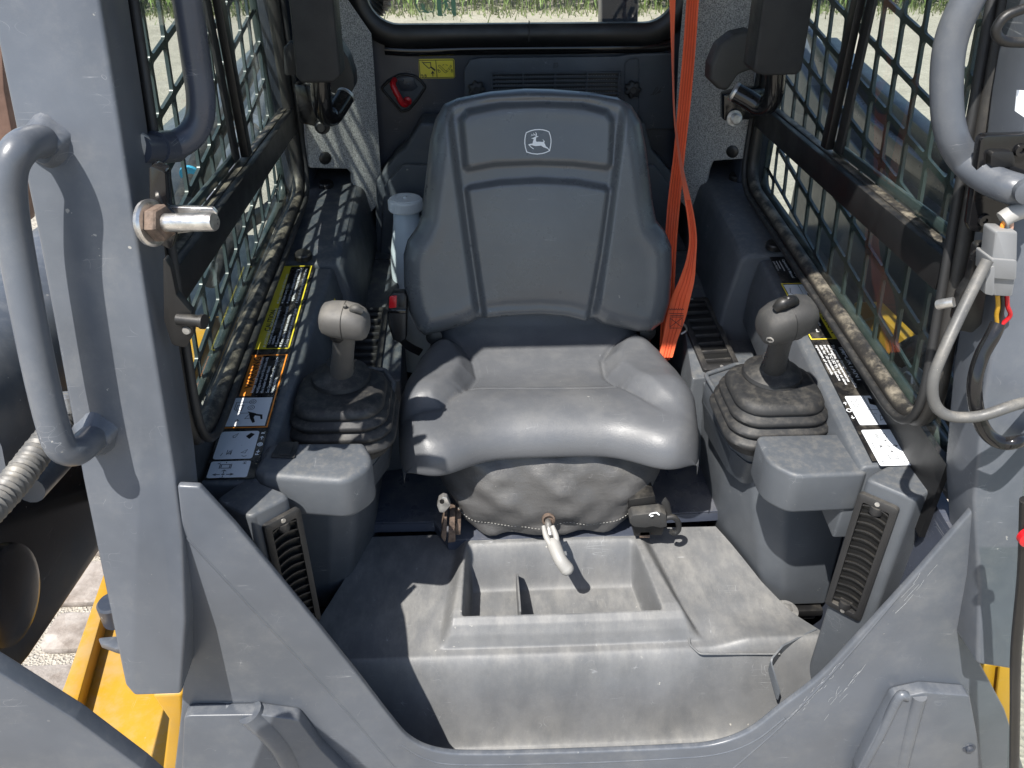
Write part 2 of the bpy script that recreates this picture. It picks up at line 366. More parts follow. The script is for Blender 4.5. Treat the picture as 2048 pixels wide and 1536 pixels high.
def ground_mats():
    def g(name, cols, sc, bump, bs):
        m = bpy.data.materials.new(name); m.use_nodes = True; nt = m.node_tree; N = nt.nodes; L = nt.links; b = N['Principled BSDF']; ge = N.new('ShaderNodeNewGeometry')
        v = N.new('ShaderNodeTexVoronoi'); v.inputs['Scale'].default_value = sc; L.new(ge.outputs['Position'], v.inputs['Vector'])
        n = N.new('ShaderNodeTexNoise'); n.inputs['Scale'].default_value = bs; n.inputs['Detail'].default_value = 10; n.inputs['Roughness'].default_value = .7; L.new(ge.outputs['Position'], n.inputs['Vector'])
        mx = N.new('ShaderNodeMix'); mx.data_type = 'RGBA'; mx.inputs[0].default_value = .6; sp = N.new('ShaderNodeSeparateColor'); L.new(v.outputs['Color'], sp.inputs[0])
        cr = N.new('ShaderNodeValToRGB'); L.new(sp.outputs[0], cr.inputs[0]); cr.color_ramp.elements[0].color = (*cols[0], 1); cr.color_ramp.elements[1].color = (*cols[1], 1)
        c2 = N.new('ShaderNodeValToRGB'); L.new(n.outputs['Fac'], c2.inputs[0]); c2.color_ramp.elements[0].position = .35; c2.color_ramp.elements[1].position = .65
        c2.color_ramp.elements[0].color = (*cols[2], 1); c2.color_ramp.elements[1].color = (*cols[3], 1)
        L.new(cr.outputs[0], mx.inputs[6]); L.new(c2.outputs[0], mx.inputs[7]); L.new(mx.outputs[2], b.inputs['Base Color']); b.inputs['Roughness'].default_value = .95
        bp = N.new('ShaderNodeBump'); bp.inputs['Strength'].default_value = bump; bp.inputs['Distance'].default_value = .02; L.new(v.outputs['Distance'], bp.inputs['Height'])
        bq = N.new('ShaderNodeBump'); bq.inputs['Strength'].default_value = bump; bq.inputs['Distance'].default_value = .03; L.new(n.outputs['Fac'], bq.inputs['Height']); L.new(bp.outputs[0], bq.inputs['Normal']); L.new(bq.outputs[0], b.inputs['Normal']); M[name] = m
    g('gravel', ((.24, .215, .17), (.47, .43, .36), (.30, .27, .22), (.45, .41, .34)), 45, .6, 3)
    g('stone', ((.20, .16, .13), (.40, .36, .32), (.10, .075, .055), (.52, .47, .42)), 9, .5, 7)
    g('joint', ((.45, .41, .34), (.62, .57, .49), (.42, .38, .32), (.62, .58, .50)), 120, .7, 20)
ground_mats()

# ================================================================== the setting: ground, paving, crop
GZ = -.85
g = raw('ground', [(-120, -60, GZ), (120, -60, GZ), (120, 200, GZ), (-120, 200, GZ)], [(0, 1, 2, 3)], 'gravel', None, 0); g['kind'] = 'structure'
pv = raw('paving', [(-3.4, -.6, GZ+.004), (-.2, -.6, GZ+.004), (-.2, 3.0, GZ+.004), (-3.4, 3.0, GZ+.004)], [(0, 1, 2, 3)], 'joint', None, 0); pv['kind'] = 'structure'
def paving_stones():
    y = .7
    while y < 2.9:
        h = random.uniform(.17, .27); x = -3.2+random.uniform(0, .2)
        while x < -.45:
            wd = random.uniform(.2, .42); j = .018
            c = [(x+j, y+j), (x+wd-j, y+j), (x+wd-j, y+h-j), (x+j, y+h-j)]
            c = [(a+random.uniform(-.016, .016), b+random.uniform(-.016, .016)) for a, b in c]
            top = random.uniform(.018, .038)
            P = fillet([A(a, b, GZ+.002) for a, b in c], .035, 3)
            prism('paving_stone', P, (random.uniform(-.004, .004), random.uniform(-.004, .004), top), 'stone', pv, bev=.010, seg=2)
            x += wd
        y += h
paving_stones()
def corn():
    verts = []; faces = []
    rng = np.random.RandomState(3)
    for row in range(7):
        y0 = 15.2+row*.42; x = -16.0
        while x < 16:
            x += rng.uniform(.09, .20); bx = x+rng.uniform(-.05, .05); by = y0+rng.uniform(-.08, .08); H = rng.uniform(.75, 1.5)+row*.08
            b = len(verts); verts += [(bx-.012, by, GZ), (bx+.012, by, GZ), (bx+.006, by, GZ+H), (bx-.006, by, GZ+H)]; faces.append((b, b+1, b+2, b+3))
            for k in range(7):
                a = rng.uniform(0, 6.28); z0 = GZ+H*(.08+.13*k); ln = rng.uniform(.25, .5); dx, dy = math.cos(a), math.sin(a); wv = rng.uniform(.02, .035)
                b = len(verts); px, py = -dy*wv, dx*wv
                for q, (s, zz) in enumerate(((0, 0), (.4, .16), (.75, .17), (1, .02))):
                    ww = (.5, 1, .7, .05)[q]
                    verts += [(bx+dx*ln*s+px*ww, by+dy*ln*s+py*ww, z0+zz), (bx+dx*ln*s-px*ww, by+dy*ln*s-py*ww, z0+zz)]
                for q in range(3): faces.append((b+2*q, b+2*q+1, b+2*q+3, b+2*q+2))
    o = raw('corn_field', verts, faces, 'corn_b', None, 0, recalc=False); o['kind'] = 'stuff'; tag(o, 'green leafy maize crop edging the gravel yard behind the cab', 'crop')
    # ragged grass and weeds along the edge of the crop
    verts = []; faces = []
    for i in range(5200):
        x, y = rng.uniform(-16, 16), 15.0+abs(rng.normal(0, .35))*rng.choice([-1, 1], p=[.6, .4]); h = rng.uniform(.04, .2); a = rng.uniform(0, 6.28); b = len(verts)
        verts += [(x-.012*math.cos(a), y-.012*math.sin(a), GZ), (x+.012*math.cos(a), y+.012*math.sin(a), GZ), (x+rng.uniform(-.08, .08), y+rng.uniform(-.08, .08), GZ+h)]; faces.append((b, b+1, b+2))
    o = raw('verge_grass', verts, faces, 'corn', None, 0, recalc=False); o['kind'] = 'stuff'; tag(o, 'short ragged grass where gravel meets the maize', 'grass')
corn()

# ================================================================== cab frame (welded steel shell)
cab = thing('cab_frame', 'blue grey painted steel cab frame with open front doorway', 'cab frame', (0, 1.2, -.1))
FP = plane((0, .745, .64), (0, 1, -.245))          # raked front plane of the posts
LP = plane((0, .735, .60), (0, 1, -.03))           # lower front plates
def front_post(side):
    pl = FP
    if side < 0:
        out = [(-70, -330), (2, 120), (75, 470), (165, 960), (250, 1372), (268, 1393), (362, 1390), (372, 1240), (366, 1080), (352, 955), (300, 640), (240, 250), (200, 0)]
        P = WL(out, pl=pl); P[0] = A(-.565, .745+.245*.98, 1.62); P.append(A(-.452, .745+.245*.98, 1.62)); P = fillet(P, [0, 0, 0, 0, .01, .008, .006, 0, 0, 0, 0, 0, 0, 0])
    else:
        out = [(2010, 560), (1968, 800), (1948, 1000), (1958, 1180), (1954, 1330), (2030, 1342)]
        fy = lambda z: .745+.245*(z-.64)
        P = WL(out, pl=pl)+[A(.60, fy(.36), .36), A(.605, fy(.7), .7), A(.60, fy(1.1), 1.1), A(.565, .745+.245*.98, 1.62), A(.47, .745+.245*.98, 1.62), A(.475, .745+.245*.4, 1.04)]
    m = prism('front_post', P, (0, .075, .0), 'paint', cab, bev=.006, seg=3)
    return m
front_post(-1); front_post(1)
def lower_front():
    # left and right lower plates and the sill, one pressed sheet around the foot opening
    L = [(354, 972), (398, 974), (470, 1052), (560, 1160), (640, 1258), (720, 1358), (780, 1436), (820, 1480), (875, 1504), (960, 1510), (1140, 1506), (1340, 1498), (1430, 1490), (1500, 1464),
         (1560, 1418), (1640, 1356), (1720, 1272), (1840, 1142), (1950, 1016), (1985, 1004), (1975, 1180), (1962, 1330), (2010, 1420), (2100, 1700), (1100, 1760), (330, 1700), (362, 1424), (372, 1240), (364, 1060)]
    cv = [tuple(q[:2]) for q in catmull([A(*q, 0) for q in L[5:18]], 5)]; L = L[:5]+cv+L[18:]; NI = 5+len(cv)
    P = WL(L, pl=LP)
    # as quads: ring between inner lip and face is made by extruding the outline
    prism('lower_plate', P, (0, .010, 0), 'paint', cab, bev=.003, seg=3)
    # shallow pressed swage lines on the plates
    for pts in ([(372, 1075), (470, 1180), (600, 1320), (700, 1430), (790, 1536)], [(1440, 1560), (1560, 1455), (1680, 1330), (1800, 1190)], [(800, 1490), (850, 1518), (920, 1530), (1140, 1527), (1340, 1518), (1440, 1508), (1510, 1482), (1570, 1436)]):
        q = [p+A(0, .0012, 0) for p in WL(pts, pl=LP)]
        tube('pressed_crease', q, .0022, 'paint', cab, n=8)
lower_front()
def step_casting(pts, hl):
    q = WL(pts, pl=plane((0, .705, .3), (0, 1, -.02)))
    return prism('step_casting', fillet(q, .012), (0, .020, 0), hl, cab, bev=.008, seg=3)
step_casting([(368, 1432), (520, 1430), (595, 1440), (640, 1500), (700, 1560), (760, 1640), (360, 1640)], 'paint')
step_casting([(1700, 1640), (1715, 1540), (1790, 1398), (1850, 1385), (1940, 1392), (1960, 1500), (1985, 1640)], 'paint')
tube('casting_rib', WL([(1722, 1540), (1760, 1470), (1797, 1396), (1815, 1392)], y=.704), .007, 'paint', cab)
tube('casting_rib', WL([(1838, 1390), (1822, 1450), (1800, 1540), (1790, 1600)], y=.706), .011, 'paint', cab)
tube('casting_rib', WL([(500, 1424), (545, 1466), (575, 1510), (610, 1600)], y=.711), .018, 'paint', cab)
lathe('bolt', [(.010, 0), (.010, .003), (.006, .003), (.006, .007), (.003, .008)], W(1937, 1494, y=.703), (0, -1, 0), 'paint_dark', cab)
# paint scuffed through along the step edges
def scuffs(pts, n, ln, sp, seed, wd):
    rg = np.random.RandomState(seed); o = W(*pts[0], pl=LP); ex = W(*pts[1], pl=LP)-o; Lg = float(np.linalg.norm(ex)); fr = Frame(o+A(0, -.0003, 0), ex, (0, 0, 1)); fr.n = A(0, -1, 0); lines = []
    for i in range(n):
        u, v = rg.uniform(0, Lg), rg.normal(0, sp); l = ln*rg.uniform(.2, 1); a = rg.normal(0, .12); lines.append([(u, v), (u+l*.5*math.cos(a), v+l*.5*math.sin(a)+rg.normal(0, .001)), (u+l*math.cos(a), v+l*math.sin(a))])
    strokes('scuff_marks', fr, lines, wd, .0002, 'scuff', cab)
mat('scuff', (.36, .37, .38), .6, var=.3, vscale=200)
scuffs([(1565, 1450), (1680, 1330)], 26, .018, .004, 3, .0006); scuffs([(1640, 1440), (1720, 1345)], 14, .03, .006, 4, .0005)
scuffs([(940, 1545), (1300, 1538)], 20, .03, .003, 7, .0006); scuffs([(1780, 1230), (1850, 1150)], 10, .04, .008, 8, .0006)
# side walls below the glass, rear posts, roof, floor pan
for s in (-1, 1):
    P = [A(s*.515, .77, -.12), A(s*.515, .77, conz(.77)-.012), A(s*.515, 1.90, conz(1.90)-.012), A(s*.515, 1.90, -.12)]
    prism('side_wall', P, (s*.02, 0, 0), 'paint_navy_and_shade', cab)
    box('added_side_header', (s*.505, 1.36, 1.44), (.04, 1.0, .30), 'paint', cab, bev=.006)  # unseen panel added above the window to keep sun off the rear felt
    box('rear_post', (s*.50, 1.80, 1.12), (.055, .16, 1.0), 'paint_dark', cab, bev=.006)
    box('roof_rail', (s*.505, 1.38, 1.59), (.06, 1.0, .06), 'paint', cab, bev=.006)
box('roof', (0, 1.358, 1.645), (1.14, 1.165, .05), 'paint', cab, bev=.012)
box('header', (0, .945, 1.585), (.94, .05, .065), 'paint', cab, bev=.006)
box('floor_pan', (0, 1.30, -.06), (1.02, 1.16, .02), 'paint_dark', cab)

# rear wall with a rounded window opening (four-sided ring) -------------------------------------------
YR = 1.85
wl = W(728, -330, y=YR); wb = W(1050, 66, y=YR)[2]; hx = .345
ringI = [A(x+.0, YR, z) for x, z in rrect(-.005, (1.52+wb)/2, hx, (1.52-wb)/2, .085, 8)]
n_ = len(ringI); verts = []; faces = []
def outer(p):
    x, z = p[0], p[2]; return A(-.53 if x < -.27 else .53 if x > .26 else x, YR, 1.60 if z > 1.43 else .40 if z < wb+.086 else z)
ringO = [outer(p) for p in ringI]
for a, b in ((0, 0), (.03, 0)):
    pass
verts = ringI+ringO+[p+A(0, .03, 0) for p in ringI]+[p+A(0, .03, 0) for p in ringO]
for i in range(n_):
    j = (i+1) % n_; faces += [(i, j, n_+j, n_+i), (2*n_+i, 3*n_+i, 3*n_+j, 2*n_+j), (i, 2*n_+i, 2*n_+j, j)]
raw('rear_wall', verts, faces, 'paint_dark', cab, 40)
# pressed ridge below the window
tube('wall_ridge', WL([(770, 98), (830, 101), (950, 98), (1150, 96), (1300, 93), (1345, 88)], y=YR-.004), .012, 'black_gloss', cab)
box('rear_skirt', (0, 1.865, .10), (1.0, .03, .58), 'paint_dark', cab)

rw = thing('rear_window', 'wide rear window pane with thick black rubber seal and rounded corners', 'window', (0, YR, wb))
sec = [(.9, -1.2), (1.1, -.3), (.8, .5), (.2, 1.0), (-.7, 1.0), (-1.1, .4), (-1.1, -.6), (-.6, -1.2)]
sweep('window_seal', [p+A(0, -.004, 0) for p in ringI], .021, 'black', rw, prof=sec, closed=True)
ri2 = [A(x, YR+.012, z) for x, z in rrect(-.005, (1.52+wb)/2, hx-.004, (1.52-wb)/2-.004, .082, 8)]
prism('pane', ri2, (0, .004, 0), 'glass_clear', rw, smooth=0)
fr = Frame(W(1056, 62, y=YR-.0305), (1, 0, 0), (0, 0, 1))
box('seal_joint', W(1058, 62, y=YR-.024), (.0016, .012, .040), 'rubber', rw)
# escape sticker on the glass
stk = thing('escape_sticker', 'clear green emergency exit sticker on the rear window glass', 'sticker', W(875, 40, y=YR+.010))
fs = Frame(W(833, 41, y=YR+.0115), (1, 0, 0), (0, 0, 1)); k = float(W(916, 41, y=YR)[0]-W(833, 41, y=YR)[0])/1225.
def sp(x, y): return ((x-470)*k, (605-y)*k)
prism('film', [fs(*sp(*q), 0) for q in ((470, 605), (1700, 605), (1700, -500), (470, -500))], (0, -.0003, 0), 'glass_clear', stk, smooth=0)
for poly in ([(1105, 485), (1285, 485), (1235, 430), (1215, -400), (1095, -400)], [(1575, 485), (1655, 485), (1640, -400), (1510, -400), (1520, 270), (1560, 310), (1530, 345), (1525, 400)],
             [(780, 410), (870, 405), (735, 300), (735, 160), (715, 150), (705, 220), (690, 130), (670, 130), (680, 225), (655, 130), (635, 130), (655, 230), (612, 155), (600, 165), (660, 285), (605, 250), (600, 262), (715, 350)],
             [(1280, 400), (1300, 412), (1385, 230), (1400, 230), (1405, 330), (1530, 330), (1545, 295), (1440, 290), (1415, 160), (1395, 100), (1440, 95), (1470, 160), (1490, 150), (1450, 65), (1320, 60), (1270, 135), (1220, 130), (1220, 160), (1290, 172), (1320, 120), (1350, 190)],
             [(1320, 480), (1380, 488), (1335, 430), (1290, 430)]):
    flat('exit_pictogram', fs, [sp(*q) for q in poly], .0006, 'ink_green', stk)
strokes('exit_outline', fs, [[sp(*q) for q in ((480, -200), (482, 100), (500, 220), (565, 370), (975, 372), (1035, 220), (1042, 50), (1030, -200))]], .0022, .0008, 'ink_green', stk)
flat('exit_pictogram', fs, [sp(*q) for q in circ(1310, 0, 38, 12)[:-1]], .0006, 'ink_green', stk)

# ================================================================== fittings on the rear wall
YP = YR-.006
hp = thing('heater_panel', 'dark grey heater cover panel with slotted grille behind the seat', 'panel', W(1130, 250, y=YP))
out = [(928, 262), (928, 138), (940, 118), (960, 114), (1232, 111), (1258, 107), (1285, 105), (1346, 104), (1346, 256)]
prism('cover', fillet(WL(out, y=YP), [0, .012, .01, .01, 0, 0, 0, .004, .004]), (0, -.010, 0), 'plastic_deep', hp, bev=.003)
a, b = W(984, 146, y=YP-.0105), W(1238, 184, y=YP-.0105); b = A(b[0], b[1], b[2]-.03)
prism('grille_backing', [A(a[0], a[1], a[2]), A(b[0], a[1], a[2]), A(b[0], a[1], b[2]), A(a[0], a[1], b[2])], (0, -.001, 0), 'black', hp, smooth=0)
z = a[2]
while z > b[2]:
    box('grille_slat', ((a[0]+b[0])/2, a[1]-.0045, z), (b[0]-a[0]+.004, .006, .0036), 'plastic_deep', hp, bev=.0008); z -= .0088
for px in (984, 1046, 1110, 1174, 1238):
    q = W(px, 146, y=a[1]); box('grille_rib', (q[0], a[1]-.005, (a[2]+b[2])/2), (.0026, .0085, a[2]-b[2]+.004), 'plastic_deep', hp, bev=.0006)
# row of evaporator fins showing between the slats
for r in range(5):
    zz = a[2]-.0044-.0088*r-.0022
    fins = [[(x, 0), (x+.0012, 0)] for x in np.arange(.008, b[0]-a[0]-.008, .0058)]
    strokes('evaporator_fins', Frame(A(a[0], a[1]-.0012, zz), (1, 0, 0), (0, 0, 1)), fins, .0016, .0002, 'zinc', hp)
def recess(px0, px1, top):
    q = [(px0, 250), (px0, top+10), (px0+8, top+2), (px1, top), (px1, 250)]
    tube('pressed_groove', fillet(WL(q, y=YP-.0102), .008, closed=False), .0016, 'plastic_deep', hp, n=8, res=0)
recess(1250, 1278, 116)
fe = Frame(W(1300, 190, y=YP-.0103), (1, 0, 0), (0, 0, 1))
strokes('embossed_mark', fe, [[(0, 0), (.006, .002), (.012, .015), (.016, .016)], [(.007, 0), (.017, .014)], [(.012, .001), (.02, .008), (.024, .016)], [(.018, .004), (.024, .008)]], .0012, .0003, 'vent_black', hp)
strokes('embossed_mark', Frame(W(1106, 136, y=YP-.0103), (1, 0, 0), (0, 0, 1)), [[(0, 0), (.002, 0), (.002, .010), (.009, .010), (.011, .007), (.009, .002), (.002, .002)], [(.004, .006), (.008, .006)]], .001, .0003, 'vent_black', hp)
def knob(px, py, lab):
    c = W(px, py, y=YP-.011); k = thing('star_knob', lab, 'knob', c, 'star knobs on the heater cover')
    def star(r): return [(r*(1+.13*math.cos(7*t))*math.cos(t), r*(1+.13*math.cos(7*t))*math.sin(t)) for t in np.linspace(0, 2*math.pi, 71)[:-1]]
    rings = [[c+A(x, -h, z) for x, z in star(r)] for r, h in ((.014, 0), (.0165, .003), (.0175, .009), (.0165, .014), (.013, .0165))]
    loft('knob_body', rings, 'vent_black', k)
    lathe('knob_centre', [(.008, 0), (.007, .0006), (.004, -.001)], c+A(0, -.0166, 0), (0, -1, 0), 'vent_black', k)
knob(953, 177, 'black lobed knob nearest the yellow bucket decal'); knob(1264, 177, 'black lobed knob nearest the orange belt')

rh = thing('release_handle', 'red bent rod release handle in a fan shaped recess on the rear wall', 'handle', W(807, 222, y=YR))
rec = [(763, 176), (778, 161), (799, 150), (815, 149), (830, 153), (842, 162), (851, 174), (835, 198), (818, 219), (803, 223)]
rp = fillet(WL(rec, y=YR-.003), .006)
prism('recess_plate', rp, (0, .0025, 0), 'plastic_deep', rh, smooth=0)
sweep('recess_rim', [p+A(0, -.001, 0) for p in rp], .003, 'black', rh, closed=True, n=8)
prism('latch_plate', WL([(793, 155), (828, 154), (829, 164), (836, 174), (825, 182), (801, 182), (795, 168)], y=YR-.006), (0, .0025, 0), 'paint_dark', rh, bev=.0006)
for q in ((804, 161), (817, 169)): lathe('rivet', [(.004, 0), (.0036, .0015), (.002, .0022)], W(*q, y=YR-.006), (0, -1, 0), 'paint_dark', rh, n=14)
rr = [W(789, 160, y=YR-.006), W(786, 166, y=YR-.020), W(788, 176, y=YR-.026), W(797, 193, y=YR-.028), W(804, 206, y=YR-.026), W(811, 209, y=YR-.020), W(815, 204, y=YR-.006)]
tube('red_rod', rr, .0065, 'red', rh); lathe('red_washer', [(.0095, 0), (.0095, .002), (.0075, .0032)], W(815, 202, y=YR-.008), (0, -1, 0), 'red', rh, n=24)

bd = thing('bucket_decal', 'yellow warning decal with black bucket and boom pictograms on rear wall', 'decal', W(873, 157, y=YR-.001))
c0, c1, c2 = W(839, 157, y=YR-.0012), W(910, 155, y=YR-.0012), W(837, 118, y=YR-.0012)
fd = Frame(c0, A(1, 0, .002), (0, 0, 1)); DW, DH = float(c1[0]-c0[0]), float(c2[2]-c0[2])
kx, ky = DW/735., DH/395.
def dp(x, y): return ((x-795)*kx, (670-y)*ky)
flat('label_plate', fd, rrect(DW/2, DH/2, DW/2, DH/2, .004, 4), 0, 'd_yellow', bd)
bl = [[dp(*q) for q in P] for P in ([(805, 300), (1510, 300), (1515, 650), (815, 655), (805, 300)], [(1150, 305), (1160, 650)])]
strokes('border_line', fd, bl, .0014, .0007, 'ink', bd)
pic = [[(860, 330), (900, 350), (1040, 345), (1045, 430), (1010, 465), (990, 455), (890, 360)], [(1035, 440), (1130, 520)], [(1045, 430), (1135, 500)], [(1075, 630), (1075, 530)], [(1045, 575), (1075, 525), (1105, 575)],
       [(1200, 420), (1330, 560), (1350, 560), (1360, 535), (1230, 405), (1210, 400), (1200, 420)], [(1355, 520), (1385, 490)], [(1395, 478), (1420, 452)], [(1430, 440), (1455, 400)], [(1370, 545), (1400, 515)], [(1410, 500), (1440, 470)], [(1445, 460), (1475, 410)],
       [(1285, 410), (1300, 395), (1320, 392)], [(1350, 392), (1370, 400), (1390, 412)], circ(850, 600, 16, 8), circ(865, 625, 18, 8), circ(922, 600, 16, 8), circ(925, 625, 18, 8), circ(1192, 500, 14, 8), circ(1212, 530, 20, 8), circ(1470, 500, 14, 8), circ(1472, 530, 18, 8)]
strokes('pictogram', fd, [[dp(*q) for q in P] for P in pic[:5]], .0017, .0007, 'ink', bd)
strokes('pictogram', fd, [[dp(*q) for q in P] for P in pic[5:]], .0009, .0007, 'ink', bd)
for P in ([(830, 150), (845, 158), (842, 166), (832, 170)], ):
    pass

# moulded cover behind the seat
rc = thing('rear_cover', 'grey moulded plastic cover rising behind the seat to the rear wall', 'panel', (0, 1.76, .40))
o1 = [(752, 362), (792, 312), (812, 296), (842, 246), (1290, 246), (1304, 300), (1348, 352), (1352, 560), (748, 560)]
prism('upper_cover', fillet(WL(o1, y=1.76), .01), (0, .085, 0), 'plastic_deep', rc, bev=.010, seg=3)
o2 = [(768, 372), (806, 330), (1310, 330), (1340, 372), (1346, 560), (757, 560)]
prism('lower_cover', fillet(WL(o2, y=1.745), .01), (0, .013, 0), 'plastic_deep', rc, bev=.005, seg=3)

# felt trim panels in the rear corners
def felt_panel(s):
    if s < 0:
        pl = plane((-.335, 1.775, 0), (.10, -.155, 0)); off = A(-.06, .11, 0)*.15
        o = [(640, -420), (697, 0), (744, 68), (748, 120), (754, 210), (763, 345), (763, 402), (737, 431), (711, 431), (706, 348), (696, 338), (618, 336), (612, 240), (600, -420)]
        t = thing('felt_trim', 'grey speckled felt trim panel left of the yellow decal', 'trim panel', W(720, 431, pl=pl), 'felt trim in the rear corners')
        plug = W(650, 316, pl=pl); nn = nrm((.10, -.155, 0))
    else:
        pl = plane((.355, 1.775, 0), (-.10, -.155, 0)); off = A(.06, .11, 0)*.15
        o = [(1370, -420), (1366, 0), (1357, 105), (1351, 220), (1352, 350), (1362, 405), (1377, 421), (1404, 412), (1417, 342), (1425, 322), (1500, 317), (1506, 230), (1530, -420)]
        t = thing('felt_trim', 'grey speckled felt trim panel behind the orange seat belt', 'trim panel', W(1390, 421, pl=pl), 'felt trim in the rear corners')
        plug = W(1465, 303, pl=pl); nn = nrm((-.10, -.155, 0))
    prism('felt_sheet', fillet(WL(o, pl=pl), .008), off, 'felt', t, bev=.003)
    lathe('trim_plug', [(.0135, 0), (.0135, .002), (.011, .0035), (.004, .004)], plug, nn, 'black', t)
felt_panel(-1); felt_panel(1)

# raised restraint bars: foam pad, bent black tube, plastic hub cover
def restraint(s):
    if s < 0:
        t = thing('restraint_bar', 'raised black padded restraint bar beside the left mesh window', 'restraint bar', W(650, 260, y=1.45), 'raised restraint bars')
        pad = [(548, -300), (592, 155), (603, 167), (667, 166), (681, 152), (672, 60), (640, -300)]
        tb = [W(640, 120, y=1.385), W(641, 165, y=1.385), W(643, 200, y=1.39), W(650, 228, y=1.41), W(664, 232, y=1.43), W(678, 213, y=1.45), W(692, 190, y=1.47)]
        cov = [(640, 60), (676, 84), (696, 116), (707, 150), (709, 175), (699, 191), (660, 186), (640, 130)]
        brk = [(588, 168), (640, 175), (668, 200), (678, 250), (640, 256), (598, 246)]; bolt = (645, 252); sm = [(566, 96), (578, 84), (592, 90), (592, 152), (569, 152)]
    else:
        t = thing('restraint_bar', 'raised black padded restraint bar beside the right mesh window', 'restraint bar', W(1500, 260, y=1.45), 'raised restraint bars')
        pad = [(1560, -300), (1526, 0), (1507, 138), (1512, 147), (1530, 152), (1594, 150), (1604, 141), (1628, 0), (1660, -300)]
        tb = [W(1552, 110, y=1.385), W(1551, 150, y=1.385), W(1548, 185, y=1.39), W(1537, 208, y=1.405), W(1518, 212, y=1.42), W(1495, 198, y=1.43), W(1468, 183, y=1.44)]
        cov = [(1420, 162), (1422, 132), (1439, 92), (1468, 69), (1502, 61), (1530, 80), (1530, 140), (1500, 142), (1478, 150), (1455, 184), (1437, 179)]
        brk = [(1448, 190), (1490, 178), (1530, 178), (1540, 228), (1496, 240), (1448, 242)]; bolt = (1468, 236); sm = None
    prism('hub_cover', fillet(WL(cov, y=1.56), .012), (0, .05, 0), 'grip_dark' if s > 0 else 'rubber', t, bev=.012, seg=3)
    prism('bracket', WL(brk, y=1.58), (0, .03, 0), 'black_gloss', t, bev=.003)
    tube('bent_tube', tb, .0165, 'black_gloss', t)
    lathe('tube_end', [(.0168, -.004), (.0168, .0), (.015, .0025), (.008, .0035)], tb[-1], tb[-1]-tb[-2], 'zinc', t)
    prism('foam_pad', fillet(WL(pad, y=1.33), .006), (0, .06, 0), 'pad_foam', t, bev=.010, seg=3)
    d = A(0, -1, .1); lathe('hinge_bolt', [(.015, 0), (.015, .004), (.010, .004), (.0105, .018), (.008, .020)], W(*bolt, y=1.578), d, 'black' if s < 0 else 'zinc', t, n=24)
    if sm: prism('stop_block', WL(sm, y=1.46), (0, .03, 0), 'rubber', t, bev=.004)
restraint(-1); restraint(1)

